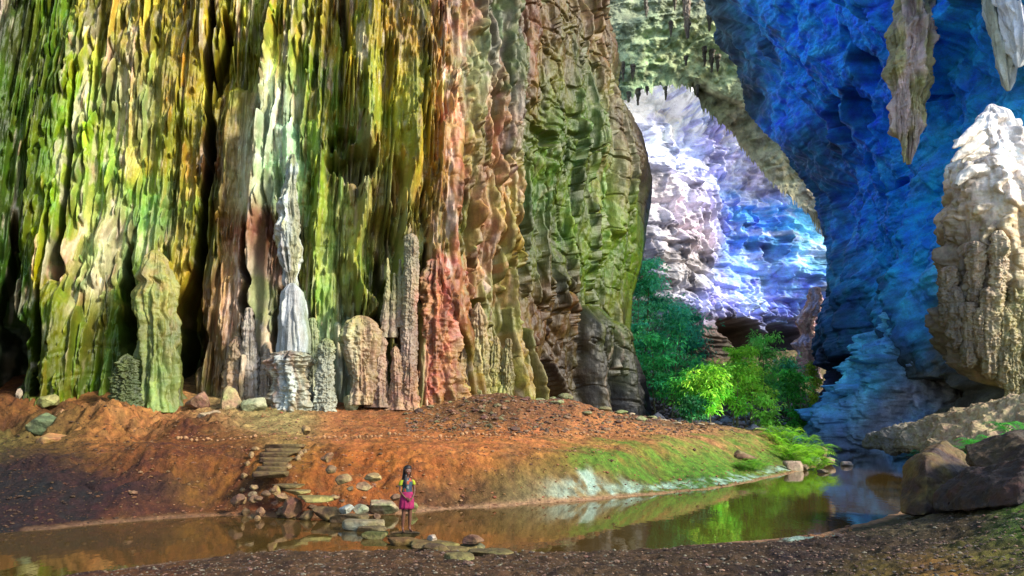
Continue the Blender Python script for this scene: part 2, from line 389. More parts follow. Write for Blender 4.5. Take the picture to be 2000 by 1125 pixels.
    # standing forms low on the wall
    for k in range(230):
        s = R.uniform(s_lo, w.at(1000, 700)[0]); ln = abs(R.gauss(0, 2.4)) + 0.6
        w.rise(s, 3.0 + ln, ln + 1.5, R.uniform(0.10, 0.40), R.uniform(0.6, 2.0), tint(), R.uniform(0.1, .5), R.gauss(0, .2))
    for k in range(60):
        s = R.uniform(w.at(650, 700)[0], s_reg); ln = R.uniform(0.6, 4.5)
        w.rise(s, 3.0 + ln, ln + 1.5, R.uniform(0.2, 0.5), R.uniform(0.8, 2.0), tint(), R.uniform(0.1, .5), R.gauss(0, .2))
    # dark clefts and hollows
    for path, d in [([(30, 420, 4), (25, 560, 16), (22, 700, 26), (25, 790, 24)], 4),
                    ([(95, 560, 3), (92, 650, 12), (95, 780, 10)], 3),
                    ([(160, 140, 3), (140, 400, 7), (118, 560, 12)], 1.6),
                    ([(258, 470, 4), (250, 560, 14), (252, 680, 22), (262, 760, 14)], 3.5),
                    ([(418, -60, 3), (412, 130, 8), (405, 300, 11), (398, 420, 8), (375, 560, 16), (365, 640, 26), (360, 770, 24)], 5),
                    ([(440, 30, 3), (446, 90, 12), (436, 150, 12), (424, 210, 5)], 2.5),
                    ([(490, 440, 3), (488, 540, 12), (492, 700, 12)], 3),
                    ([(545, 560, 4), (540, 690, 9)], 2.5),
                    ([(665, -20, 5), (672, 60, 12), (680, 130, 8)], 1.8),
                    ([(740, 480, 3), (742, 560, 14), (740, 650, 14)], 2.5),
                    ([(822, 480, 3), (824, 640, 6), (822, 760, 8)], 2.2),
                    ([(956, 455, 4), (957, 490, 7), (955, 530, 4)], 2.6),
                    ([(905, 480, 4), (900, 520, 9), (905, 550, 4)], 2.2),
                    ([(862, 640, 3), (868, 700, 6), (872, 790, 8)], 2),
                    ([(1115, 640, 4), (1112, 730, 8), (1110, 820, 6)], 1.2),
                    ([(1190, 690, 3), (1196, 760, 10), (1198, 850, 14)], 3),
                    ([(1030, 690, 4), (1050, 740, 10), (1056, 790, 6)], 1.2),
                    ([(972, 200, 2), (985, 330, 4), (978, 420, 3)], 1.0),
                    ([(1075, 330, 3), (1090, 420, 4)], 1.0),
                    ([(1100, 250, 3), (1105, 330, 4)], 0.8),
                    ([(1225, 400, 2), (1228, 600, 5), (1232, 720, 8)], 1.6)]:
        w.crack(path, d)
    w.dent(690, 330, 44, 40, 2.2); w.dent(668, 285, 26, 22, 1.5); w.dent(735, 505, 44, 90, 1.8); w.dent(843, 775, 14, 22, 3)
    w.dent(1035, 270, 40, 26, 0.9); w.dent(905, 600, 16, 14, 1.8); w.dent(1040, 735, 30, 24, 1.2)
    # weathering: vertical flutes, then beds and joints on the bare face, then grain
    w.D += (reg * (0.32 * ridge(S * 2.6, Z * 0.16, 4.0, 3) + 0.5 * ridge(S * 0.9, Z * 0.07, 24.0, 3) + 0.10 * fbm(S * 5.0, Z * 1.2, 1.5, 3))).astype(np.float32)
    tilt = Z + 0.25 * S
    bed = np.abs(((tilt * 0.42 + 0.5 * fbm(S * .12, Z * .2, 5, 2)) % 1) - 0.5)
    rg = sstep(-.2, .5, fbm(S * .25, Z * .2, 44, 2))
    w.D -= (smooth * 0.38 * (sstep(.95, .99, 1 - np.abs(fbm(S * .22 + Z * .05, Z * .16, 91, 3))) + .6 * sstep(.93, .99, 1 - np.abs(fbm(S * .4, Z * .45 + S * .15, 95, 3))))).astype(np.float32)
    w.D += (smooth * (0.22 * rg * sstep(0.0, 0.10, bed) + (0.08 + 0.16 * rg) * ridge(S * 0.8, Z * 0.35, 9.0, 4) + 0.08 * fbm(S * 2.2, Z * 1.4, 3.3, 5))).astype(np.float32)
    w.D += (smooth * (0.14 * terr(1.8 * fbm(S * .25, Z * .14, 131, 3), .5) + 0.07 * terr(2.2 * fbm(S * .9, Z * .6, 137, 3), .5))).astype(np.float32)
    bed2 = np.abs(((Z * 0.9 - S * .1 + 0.4 * fbm(S * .3, Z * .2, 3, 2)) % 1) - 0.5)
    w.D += (reg * 0.06 * sstep(0, 0.12, bed2) * sstep(.1, .6, fbm(S * .25, Z * .25, 57, 3)) + 0.06 * ridge(S * 3.2, Z * 1.2, 2.7, 4) * sstep(-.2, .5, fbm(S * .6, Z * .3, 77, 2)) + 0.07 * fbm(S * 8, Z * 2.2, 6.1, 4)).astype(np.float32)
    global LEFTMAP
    LEFTMAP = left = [ # px, py, r, g, b  (darker at the clefts and left edge)
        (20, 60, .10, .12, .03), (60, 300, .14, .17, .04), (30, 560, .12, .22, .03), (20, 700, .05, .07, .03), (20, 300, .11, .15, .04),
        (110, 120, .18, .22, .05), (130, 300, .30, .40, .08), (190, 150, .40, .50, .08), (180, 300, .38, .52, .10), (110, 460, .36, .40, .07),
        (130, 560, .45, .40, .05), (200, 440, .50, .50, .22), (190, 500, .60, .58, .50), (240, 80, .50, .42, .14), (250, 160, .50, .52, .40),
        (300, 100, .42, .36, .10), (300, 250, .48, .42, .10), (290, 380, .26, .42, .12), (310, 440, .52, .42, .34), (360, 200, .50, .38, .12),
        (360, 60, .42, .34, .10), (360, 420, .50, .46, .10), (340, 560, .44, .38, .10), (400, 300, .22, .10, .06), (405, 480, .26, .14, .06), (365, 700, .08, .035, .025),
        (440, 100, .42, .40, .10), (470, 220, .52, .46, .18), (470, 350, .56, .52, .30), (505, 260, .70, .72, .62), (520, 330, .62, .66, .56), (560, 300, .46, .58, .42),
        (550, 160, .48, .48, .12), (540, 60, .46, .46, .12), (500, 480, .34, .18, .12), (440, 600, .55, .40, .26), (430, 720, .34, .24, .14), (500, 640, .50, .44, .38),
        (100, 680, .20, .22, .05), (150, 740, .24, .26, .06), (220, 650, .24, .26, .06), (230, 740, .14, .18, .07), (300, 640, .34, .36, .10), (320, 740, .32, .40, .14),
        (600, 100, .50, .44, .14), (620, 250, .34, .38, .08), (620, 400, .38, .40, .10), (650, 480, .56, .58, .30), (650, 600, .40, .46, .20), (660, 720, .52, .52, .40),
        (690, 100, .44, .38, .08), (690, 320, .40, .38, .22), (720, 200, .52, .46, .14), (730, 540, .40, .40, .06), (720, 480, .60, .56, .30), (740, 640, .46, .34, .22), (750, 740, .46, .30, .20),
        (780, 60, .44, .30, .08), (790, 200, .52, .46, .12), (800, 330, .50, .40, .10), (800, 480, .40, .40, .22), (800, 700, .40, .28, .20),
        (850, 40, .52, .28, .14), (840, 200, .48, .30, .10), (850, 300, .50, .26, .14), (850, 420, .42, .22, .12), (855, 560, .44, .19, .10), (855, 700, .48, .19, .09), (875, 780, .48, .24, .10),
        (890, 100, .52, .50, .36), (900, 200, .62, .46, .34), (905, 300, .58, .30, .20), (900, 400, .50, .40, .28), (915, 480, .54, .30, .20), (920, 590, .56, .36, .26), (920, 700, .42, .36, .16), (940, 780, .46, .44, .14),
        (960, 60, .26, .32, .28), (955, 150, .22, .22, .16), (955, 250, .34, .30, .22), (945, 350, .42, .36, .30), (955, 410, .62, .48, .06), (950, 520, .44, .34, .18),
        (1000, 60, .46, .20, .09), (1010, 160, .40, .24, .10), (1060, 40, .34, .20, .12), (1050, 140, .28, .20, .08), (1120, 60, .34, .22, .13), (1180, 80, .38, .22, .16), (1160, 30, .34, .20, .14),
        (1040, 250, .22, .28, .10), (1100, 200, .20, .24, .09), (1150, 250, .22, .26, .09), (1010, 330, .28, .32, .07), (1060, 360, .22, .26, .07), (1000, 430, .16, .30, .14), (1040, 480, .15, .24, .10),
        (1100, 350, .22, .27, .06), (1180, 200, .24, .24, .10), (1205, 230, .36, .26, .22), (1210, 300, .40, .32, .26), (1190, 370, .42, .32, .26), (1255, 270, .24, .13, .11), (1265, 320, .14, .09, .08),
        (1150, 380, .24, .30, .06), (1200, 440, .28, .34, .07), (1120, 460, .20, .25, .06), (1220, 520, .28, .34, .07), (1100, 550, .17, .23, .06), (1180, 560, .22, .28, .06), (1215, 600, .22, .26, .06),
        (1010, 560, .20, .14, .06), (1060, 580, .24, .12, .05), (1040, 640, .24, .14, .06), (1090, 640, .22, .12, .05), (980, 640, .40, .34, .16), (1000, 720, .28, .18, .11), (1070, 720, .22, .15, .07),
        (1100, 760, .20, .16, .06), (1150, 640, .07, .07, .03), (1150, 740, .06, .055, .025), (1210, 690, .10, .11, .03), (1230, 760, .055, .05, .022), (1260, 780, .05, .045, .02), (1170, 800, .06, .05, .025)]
    def colfn(w, px, py):
        S, Z = w.SS, w.ZZ
        wx = 26 * fbm(S * 0.9, Z * 0.22, 2.2, 3); wy = 70 * fbm(S * 0.5, Z * 0.2, 5.2, 3)
        C = cmap(w.PX + w.XS / w.Y * F, w.PY, left, 30, (wx, wy), 1.9)
        st = fbm(S * 3.2, Z * 0.35, 8.0, 4)[..., None]; st2 = fbm(S * 6, Z * 0.8, 3.0, 3)[..., None]
        C = C * (1 + 0.35 * st)
        moss = sstep(0.15, 0.6, fbm(S * 0.8, Z * 0.35, 11.0, 4))[..., None] * (1 - sstep(980, 1000, w.PX))[..., None]
        C = C * (1 - 0.38 * moss) + moss * 0.38 * np.array([.20, .33, .06])
        wh = sstep(0.45, 0.9, st2 + 0.6 * fbm(S * 1.2, Z * .12, 31.0, 3)[..., None]) * (1 - sstep(930, 1000, w.PX))[..., None]
        C = C * (1 - 0.6 * wh) + 0.6 * wh * np.array([.72, .62, .56])
        br = sstep(0.40, 0.85, fbm(S * 1.5, Z * .2, 51.0, 3))[..., None]
        C = C * (1 - 0.3 * br) + 0.3 * br * np.array([.20, .11, .05]) * (C.mean(-1, keepdims=True) / .3)
        vein = sstep(0.965, 0.99, 1 - np.abs(fbm(S * 0.22 + 3, Z * 0.09, 71.0, 3)))[..., None] * sstep(1000, 1050, w.PX)[..., None]
        C = C * (1 - 0.6 * vein) + 0.6 * vein * np.array([.50, .42, .36])
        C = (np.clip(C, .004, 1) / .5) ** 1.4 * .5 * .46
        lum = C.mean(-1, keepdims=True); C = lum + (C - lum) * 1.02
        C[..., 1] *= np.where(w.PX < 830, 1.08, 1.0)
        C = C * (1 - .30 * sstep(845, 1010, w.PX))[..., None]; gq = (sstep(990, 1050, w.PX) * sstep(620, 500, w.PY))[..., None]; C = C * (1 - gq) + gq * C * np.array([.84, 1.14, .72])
        return np.clip(C, .006, .9)
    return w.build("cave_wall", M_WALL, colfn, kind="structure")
LW = left_wall()

# ------------------------------------------------------------------ the right wall, blue skylight painted into its rock colour
RE = [(1330, -700), (1345, -200), (1375, 0), (1400, 50), (1440, 90), (1455, 160), (1500, 215), (1545, 280), (1585, 340), (1602, 410), (1611, 460), (1613, 540), (1608, 600),
      (1590, 660), (1586, 690), (1590, 720), (1615, 730), (1600, 780), (1560, 810), (1560, 900)]
def right_wall():
    plan = [(1600, 97), (1613, 88), (1625, 82), (1670, 76), (1750, 69), (1840, 61), (1950, 53), (2080, 47), (2180, 42)]
    w = Relief(plan, -1.5, 66, 1000, 900, 5, wpx=0.8)
    S, Z = w.SS, w.ZZ; Ye = 88.0
    w.imax = w.nc
    ez = sorted((CAMZ + float(ae(px, py)[1]) * Ye, float(ae(px, py)[0])) for px, py in RE)
    a0 = float(ae(1613, 815)[0]); i0 = int(np.argmin(np.abs(w.A - a0)))
    sh = (np.interp(w.Z, [q[0] for q in ez], [q[1] for q in ez]) - a0)[:, None] * Ye
    w.XS = sh * (1 - sstep(w.S[i0] + 4, w.S[i0] + 45, w.S))[None, :]
    tgt = np.interp(w.Z, [q[0] for q in ez], [q[1] for q in ez])
    def OX(X, Yv, w):
        d = tgt - (X / Yv)[:, :].min(1)
        k = 31; d = np.convolve(np.pad(d, k // 2, mode='edge'), np.hanning(k) / np.hanning(k).sum(), 'valid')
        return X + d[:, None] * w.Y[None, :] * (1 - sstep(w.S[i0] + 8, w.S[i0] + 30, w.S))[None, :]
    w.OX = OX
    w.D += (3.2 * fbm(S * 0.07, Z * 0.06, 3, 4) + 1.8 * ridge(S * 0.10 + Z * .03, Z * 0.05, 6, 3)).astype(np.float32)
    # big shadowed hollows
    for d in [(1655, 215, 48, 60, 9), (1600, 235, 50, 42, 7), (1690, 120, 34, 60, 7), (1700, 230, 18, 40, 5), (1690, 365, 34, 14, 5), (1590, 120, 12, 26, 4),
              (1545, 105, 10, 20, 3), (1640, 330, 26, 40, 4), (1820, 190, 40, 16, 3), (1720, 470, 30, 12, 1.6), (1700, 620, 50, 12, 2.5)]:
        w.dent(*d)
    w.dent(1665, 735, 70, 40, 13, rag=.2); w.dent(1930, 770, 110, 34, 9, rag=.2); w.dent(1780, 240, 34, 16, 2)
    # the long overhanging ledge dipping to the left, beds and joints
    zl = Z - 0.22 * (S - w.S[i0])
    s1, z1, _ = w.at(1830, 190); lz = z1 - 0.2 * (s1 - w.S[i0])
    s2 = sstep(w.at(1770, 200)[0], w.at(1830, 200)[0], S)
    zl = Z - 0.2 * (S - w.S[i0]) + 0.8 * fbm(S * .1, Z * .1, 4, 2)
    w.D += (2.6 * s2 * sstep(lz - 0.1, lz + 0.9, zl) + 0.0 * Z).astype(np.float32)
    for k, (fr, am) in enumerate([(0.25, 0.45), (0.7, 0.15), (1.6, 0.06)]):
        b = ((zl * fr + 0.35 * fbm(S * .15, Z * .3, 9 + k, 3)) % 1)
        w.D += (am * (sstep(0, 0.18, b) - b * 0.9) * (0.6 + 0.8 * sstep(-.3, .4, fbm(S * .1, Z * .12, 14 + k, 2)))).astype(np.float32)
    w.D += (1.0 * ridge(S * 0.16, Z * 0.10, 9.0, 5) + 0.22 * fbm(S * 0.9, Z * 0.6, 3.3, 5) + 0.06 * fbm(S * 4, Z * 4, 1.3, 3)).astype(np.float32)
    w.D += (0.8 * terr(1.8 * fbm(S * .12 + Z * .04, Z * .09, 131, 3), .5) + 0.22 * terr(2.2 * fbm(S * .4, Z * .42, 137, 3), .5) + 0.06 * terr(2.6 * fbm(S * 1.3, Z * 1.3, 139, 3), .5)).astype(np.float32)
    diag = sstep(0.86, 0.97, 1 - np.abs(fbm((S + Z * 0.6) * 0.06, (Z - S) * 0.02, 20, 3)))
    w.D -= (0.9 * diag).astype(np.float32)
    R = w.R
    for k in range(260):
        s = R.uniform(w.S[0], w.S[-1]); z = R.uniform(3, 66)
        w.hang(s, z, R.uniform(1, 6), R.uniform(.12, .5), R.uniform(.2, .9), None)
    for i in range(14):
        s, z, m = w.at(1700 + i * 9, -6 + 3 * (i % 3)); w.hang(s, z + 3, R.uniform(3.5, 5.5), .35, 1.4, (1.8, 1.3, .8))
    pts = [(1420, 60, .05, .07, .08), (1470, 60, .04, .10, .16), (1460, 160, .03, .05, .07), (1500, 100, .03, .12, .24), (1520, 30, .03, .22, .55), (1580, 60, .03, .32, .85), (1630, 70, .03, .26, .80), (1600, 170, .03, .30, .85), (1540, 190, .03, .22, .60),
           (1560, 240, .03, .13, .38), (1660, 150, .02, .07, .12), (1650, 240, .015, .06, .09), (1580, 300, .02, .06, .10), (1620, 330, .02, .07, .12), (1620, 380, .02, .08, .16), (1690, 200, .03, .16, .42), (1680, 300, .03, .14, .40), (1640, 440, .02, .11, .26),  # dark samples paint extra shade into the hollows and low cavity
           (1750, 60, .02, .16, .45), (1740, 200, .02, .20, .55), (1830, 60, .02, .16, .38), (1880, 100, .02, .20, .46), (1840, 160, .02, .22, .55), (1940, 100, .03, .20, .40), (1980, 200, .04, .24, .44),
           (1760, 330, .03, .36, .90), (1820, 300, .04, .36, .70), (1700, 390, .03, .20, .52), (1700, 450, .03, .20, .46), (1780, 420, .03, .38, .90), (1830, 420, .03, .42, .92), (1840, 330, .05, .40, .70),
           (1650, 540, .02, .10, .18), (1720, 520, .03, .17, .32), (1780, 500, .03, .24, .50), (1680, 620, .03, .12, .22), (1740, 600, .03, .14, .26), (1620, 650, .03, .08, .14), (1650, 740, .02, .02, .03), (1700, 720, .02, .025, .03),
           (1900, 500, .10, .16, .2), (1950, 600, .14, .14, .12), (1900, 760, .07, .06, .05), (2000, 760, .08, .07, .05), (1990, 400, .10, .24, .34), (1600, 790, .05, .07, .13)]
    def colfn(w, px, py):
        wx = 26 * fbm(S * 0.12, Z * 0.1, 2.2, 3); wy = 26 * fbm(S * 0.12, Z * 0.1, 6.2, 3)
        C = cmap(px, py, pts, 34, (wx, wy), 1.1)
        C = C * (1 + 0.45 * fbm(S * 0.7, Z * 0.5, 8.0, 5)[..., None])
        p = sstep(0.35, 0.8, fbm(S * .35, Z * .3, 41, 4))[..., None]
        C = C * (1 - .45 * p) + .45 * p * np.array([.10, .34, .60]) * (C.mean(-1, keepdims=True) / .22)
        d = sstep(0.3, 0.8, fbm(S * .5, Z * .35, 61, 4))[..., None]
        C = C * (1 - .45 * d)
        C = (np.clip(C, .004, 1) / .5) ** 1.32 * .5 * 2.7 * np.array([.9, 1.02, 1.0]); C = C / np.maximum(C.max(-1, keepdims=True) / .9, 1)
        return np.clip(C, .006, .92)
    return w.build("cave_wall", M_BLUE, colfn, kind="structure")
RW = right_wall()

# ------------------------------------------------------------------ far chamber wall
def far_wall():
    plan = [(1080, 92), (1120, 108), (1200, 120), (1300, 126), (1400, 132), (1500, 138), (1600, 145), (1700, 152), (1850, 160)]
    w = Relief(plan, -2, 92, 800, 900, 8, wpx=0.3)
    S, Z = w.SS, w.ZZ; R = w.R
    w.D += (7 * fbm(S * 0.03, Z * 0.025, 3, 3) + 3.0 * ridge(S * 0.06 + Z * .02, Z * 0.05, 5, 3)).astype(np.float32)
    # it leans over the visitor as it climbs: a diagonal lip from lower right to upper left
    sL, zL, _ = w.at(1540, 380); sM, zM, _ = w.at(1300, 175)
    lip = zL + (zM - zL) * (S - sL) / (sM - sL)
    w.D += (7 * sstep(-3, 2.5, Z - lip + 2 * fbm(S * .1, Z * .1, 2, 3)) + 0.02 * np.maximum(Z - 20, 0)).astype(np.float32)
    # recess at the foot of the wall
    for d in [(1450, 668, 78, 46, 18), (1540, 672, 60, 42, 18), (1400, 650, 40, 24, 12)]: w.dent(*d, rag=.15)
    for fr, am, o in [(0.22, 1.2, 1), (0.55, 0.7, 2), (1.3, 0.3, 3)]:
        b = (((Z + 0.06 * S) * fr + 0.4 * fbm(S * .05, Z * .1, 9 + o, 3)) % 1)
        m = 0.35 + sstep(.1, -.4, (Z - 36) / 20 + fbm(S * .05, Z * .05, 21 + o, 2))
        w.D += (am * (sstep(0, 0.15, b) - b * 0.8) * m).astype(np.float32)
    w.D += (1.5 * ridge(S * 0.14, Z * 0.12, 9.0, 4) + 0.5 * fbm(S * .5, Z * 0.6, 3.3, 4) + 0.12 * fbm(S * 2.2, Z * 2.2, 1.3, 3)).astype(np.float32)
    w.D += (1.0 * terr(1.8 * fbm(S * .09, Z * .09, 131, 3), .5) + 0.25 * terr(2.2 * fbm(S * .3, Z * .4, 137, 3), .5)).astype(np.float32)
    for k in range(520):
        s = R.uniform(w.S[0], w.S[-1]); z = R.uniform(14, 90); wd = R.uniform(.2, .8)
        w.hang(s, z, R.uniform(2, 9), wd, R.uniform(.6, 2.2), (1.2, 1.2, 1.2) if R.random() < .5 else (.8, .8, .9))
    for k in range(200):                                   # fringe along the lip and over the recess
        px = R.uniform(1290, 1570)
        if k % 2: py = 175 + (px - 1300) * 0.86 + R.gauss(0, 6)
        else: py = 600 + 10 * math.sin(px * .05) + R.gauss(0, 5)
        s, z, m = w.at(px, py); w.hang(s, z + 2, R.uniform(2.5, 5.5), R.uniform(.2, .5), R.uniform(1.5, 3), (1.25, 1.25, 1.3))
    for k in range(26):
        px = R.uniform(1290, 1400); s, z, m = w.at(px, R.uniform(350, 450)); w.hang(s, z + 2, R.uniform(4, 12), R.uniform(.6, 1.4), R.uniform(1.5, 3.5), (1.05, 1.0, 1.0))
    pts = [(1240, 200, .74, .76, .92), (1300, 200, .70, .72, .92), (1360, 220, .50, .54, .86), (1280, 280, .58, .62, .84), (1360, 300, .42, .46, .78), (1420, 270, .52, .50, .84), (1450, 330, .50, .52, .84), (1500, 350, .66, .60, .80),  # blue-white daylight is included in these rock colours
           (1280, 380, .62, .58, .64), (1330, 420, .64, .58, .66), (1380, 400, .50, .48, .66), (1350, 480, .52, .47, .52), (1430, 390, .08, .24, .66), (1440, 440, .06, .20, .58), (1500, 400, .05, .24, .68), (1500, 460, .06, .22, .62),
           (1560, 420, .12, .46, .78), (1590, 470, .20, .52, .80), (1270, 460, .40, .38, .42), (1290, 520, .30, .28, .26), (1370, 530, .30, .26, .22), (1330, 550, .34, .34, .38), (1420, 520, .20, .32, .74), (1480, 530, .22, .36, .80),
           (1540, 560, .14, .26, .76), (1590, 560, .12, .30, .80), (1400, 580, .36, .38, .72), (1470, 590, .34, .42, .80), (1530, 610, .12, .16, .42), (1440, 650, .06, .045, .03), (1400, 645, .09, .06, .04), (1530, 670, .05, .05, .07), (1470, 690, .09, .07, .045),  # recess samples: dark rock, darkened further to add missing shade
           (1590, 620, .24, .16, .22), (1300, 640, .12, .14, .12)]
    def colfn(w, px, py):
        wx = 16 * fbm(S * 0.12, Z * 0.1, 2.2, 3); wy = 16 * fbm(S * 0.1, Z * 0.1, 6.2, 3)
        C = cmap(px, py, pts, 24, (wx, wy), 1.0)
        C = C * (1 + 0.35 * fbm(S * 0.5, Z * 0.5, 8.0, 5)[..., None])
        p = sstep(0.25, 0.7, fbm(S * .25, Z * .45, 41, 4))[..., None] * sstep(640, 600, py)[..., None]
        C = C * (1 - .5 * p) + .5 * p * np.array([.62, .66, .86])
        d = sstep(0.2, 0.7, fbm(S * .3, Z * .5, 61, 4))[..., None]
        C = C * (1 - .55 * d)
        C = C * (1.15 + .25 * sstep(330, 250, py))[..., None]  # daylight on the upper wall put into the colour
        return np.clip(C, .008, .95)
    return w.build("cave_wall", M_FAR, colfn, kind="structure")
FW = far_wall()

# ------------------------------------------------------------------ the rock arch between the two chambers
def arch():
    bot = [(1120, 215), (1200, 188), (1222, 196), (1240, 180), (1262, 172), (1290, 166), (1330, 164), (1352, 170), (1372, 205), (1400, 232), (1435, 262), (1462, 300),
           (1490, 335), (1530, 372), (1560, 398), (1592, 430), (1606, 455), (1640, 500), (1680, 540)]
    top = [(1060, -160), (1120, -160), (1200, -160), (1300, -150), (1380, -120), (1430, -60), (1480, 60), (1530, 140), (1575, 200), (1620, 280), (1655, 350), (1690, 420), (1720, 480)]
    nc, nr = 760, 620
    B = np.array(bot, float); T = np.array(top, float)
    l = np.concatenate([[0], np.cumsum(np.hypot(*np.diff(B, axis=0).T))]); l /= l[-1]; u = np.linspace(0, 1, nc)
    lt = np.concatenate([[0], np.cumsum(np.hypot(*np.diff(T, axis=0).T))]); lt /= lt[-1]
    Bx, By = [np.interp(u, l, q) for q in (B[:, 0], B[:, 1])]; Tx, Ty = [np.interp(u, lt, q) for q in (T[:, 0], T[:, 1])]
    t = np.concatenate([np.linspace(-0.12, 0, 60)[:-1], np.linspace(0, 1, nr - 59) ** 1.25])[:, None]
    tp = np.maximum(t, 0)
    px = Bx + (Tx - Bx) * tp; py = By + (Ty - By) * tp
    # the underside climbs towards the viewer; behind its lip it turns up and away
    d = (By[None, :] - py)
    Y0 = 104 - 2 * sstep(1350, 1600, Bx)[None, :]
    Yv = Y0 - 3 * sstep(0, 170, d) + 0 * px
    q = d * 0.03; uu = u[None, :] * 9
    lumps = 1.2 * fbm(px * 0.018, py * 0.022, 3, 4) + 1.2 * ridge(px * .02 + py * .012, py * .02, 5, 4) + 0.45 * fbm(px * .09, py * .09, 7, 4)
    st = ((py * 0.022 + px * 0.006 + .5 * fbm(px * .01, py * .01, 2, 3)) % 1)
    lumps = lumps + 1.0 * (sstep(0, .15, st) - st)
    sec = sstep(8, -8, (px - 1355) * 0.45 - (py - 165)) * sstep(1340, 1370, px)      # farther second band to the right of the lip
    Yv = Yv - lumps * .6 * (0.35 + sstep(-10, 40, d)) + 3 * sec
    A, E = ae(px, py)
    X = A * Yv; Zv = CAMZ + E * Yv
    back = np.clip(-t / 0.12, 0, 1)
    ragg = 1.2 * fbm(u * 90, 0, 3.3, 4)[None, :] + 0.9 * np.abs(fbm(u * 240, 0, 8.3, 2))[None, :]
    Zv = Zv + 9 * back ** 1.3 - (ragg * np.exp(-d / 6)) * (back < 1e-6)
    Yv = Yv + 4 * back
    pts = [(1200, 40, .20, .24, .18), (1260, 60, .28, .38, .26), (1230, 130, .30, .42, .26), (1300, 110, .34, .46, .26), (1340, 60, .30, .38, .24), (1400, 80, .38, .46, .24), (1420, 140, .36, .48, .28),
           (1290, 160, .28, .38, .22), (1400, 160, .40, .50, .30), (1370, 200, .26, .26, .16), (1430, 200, .36, .36, .22), (1480, 240, .40, .40, .28), (1450, 260, .34, .30, .18), (1510, 300, .40, .40, .26), (1550, 340, .44, .42, .28),
           (1580, 390, .46, .42, .30), (1520, 360, .40, .38, .28), (1350, 0, .14, .16, .14), (1280, -40, .16, .2, .16), (1430, 20, .12, .12, .10), (1300, -200, .15, .18, .14)]
    C = cmap(px, py, pts, 34, (18 * fbm(px * .03, py * .03, 1, 3), 18 * fbm(px * .03, py * .03, 5, 3)), 1.0)
    C = C * (1 + .35 * fbm(px * .08, py * .1, 3, 4)[..., None])
    C = C * np.array([1.15, 1.1, .95])
    dk = sstep(.45, .8, fbm(px * .035, py * .05, 33, 4))[..., None]
    C = C * (1 - .5 * dk) + .5 * dk * np.array([.12, .08, .04])
    V = np.stack([X, Yv, Zv], -1).reshape(-1, 3)
    me = mesh_np("rock_arch", V, grid_quads(len(t), nc), np.clip(C, .01, .9).reshape(-1, 3))
    return add("cave_ceiling", me, M_FAR, kind="structure")
AR = arch()

# ------------------------------------------------------------------ terrain
TP = [ # px, py, depth
    (-200, 1120, 13), (0, 1135, 11.5), (180, 1118, 12.3), (-200, 1010, 17), (0, 1005, 17.6), (100, 960, 18.6), (100, 925, 20), (100, 880, 24), (100, 838, 27), (60, 782, 30), (-200, 900, 21), (-200, 780, 28),
    (300, 985, 18), (300, 945, 19.8), (300, 893, 20.9), (300, 868, 24), (300, 825, 28), (300, 785, 31), (200, 845, 26), (200, 800, 28.5),
    (450, 985, 18), (460, 932, 20.4), (460, 888, 21.5), (460, 866, 24), (450, 800, 30), (450, 783, 32),
    (560, 985, 17.8), (555, 942, 18.8), (570, 905, 20.2), (575, 871, 21.8), (580, 862, 24), (600, 810, 30), (600, 790, 33),
    (660, 970, 18.6), (660, 928, 20.9), (670, 888, 21.9), (700, 862, 24.5), (700, 795, 33), (760, 928, 21.0), (760, 889, 21.9),
    (860, 975, 18.9), (860, 932, 21.2), (860, 893, 22.2), (860, 862, 25), (860, 815, 31), (860, 783, 34),
    (950, 965, 20.0), (950, 900, 22.2), (950, 860, 26), (980, 778, 35), (1000, 800, 36.5), (930, 800, 31),
    (1080, 950, 20.8), (1080, 893, 23.8), (1080, 852, 28.5), (1090, 782, 37), (1100, 795, 41), (1150, 800, 38), (1250, 818, 43), (1230, 828, 52),
    (1200, 955, 22.0), (1200, 888, 26), (1200, 850, 31), (1350, 935, 24.8), (1350, 880, 29), (1350, 838, 40), (1350, 832, 54), (1450, 925, 27), (1450, 880, 33), (1450, 838, 44), (1450, 830, 60),
    (1530, 905, 31), (1540, 882, 36), (1530, 862, 42), (1500, 835, 60), (1590, 890, 38), (1580, 868, 46),
    (1280, 770, 70), (1240, 700, 74), (1350, 790, 72), (1300, 690, 92), (1450, 806, 72), (1450, 760, 90), (1550, 812, 70), (1560, 790, 84), (1500, 700, 118), (1400, 700, 124), (1620, 800, 84), (1200, 690, 118), (1640, 690, 126),
    (1640, 850, 76), (1700, 842, 74), (1700, 815, 95), (1850, 860, 52), (1950, 850, 46), (2100, 850, 40), (1760, 868, 60), (1840, 890, 27), (1900, 886, 22), (2000, 875, 22), (2100, 860, 24), (1850, 875, 38), (1980, 858, 32),
    (1790, 1000, 17.6), (1830, 960, 19), (1900, 985, 16), (2000, 940, 15), (2150, 880, 15), (2000, 1010, 11.5), (1850, 1020, 14), (1700, 1045, 14.8), (1600, 1075, 12.8), (1500, 1100, 11.2), (1300, 1110, 10.8), (1000, 1130, 10), (700, 1128, 10.2), (400, 1140, 10.2),
    (2000, 1120, 8.2), (1700, 1125, 9.6), (1300, 1125, 10), (400, 1300, 6), (1000, 1300, 6), (1600, 1300, 6), (2200, 1000, 9)]
def tps_space(x, y):
    yw = wfun(y); return np.asarray(x) / yw * 1.4, np.log(yw) * 1.0
def wfun(y):
    y = np.asarray(y, float); return np.where(y > 7, y, 7 * np.exp((np.minimum(y, 7) - 7) / 14))
_pp = np.array([P(*q) for q in TP]); _u, _v = tps_space(_pp[:, 0], _pp[:, 1])
_u = np.concatenate([_u, [-1.5, 0, 1.5, -1.5, 0, 1.5]]); _v = np.concatenate([_v, [0.5, .5, .5, 5.2, 5.2, 5.2]]); _z = np.concatenate([_pp[:, 2], [.8, .6, 1.2, 12, 14, 14]])
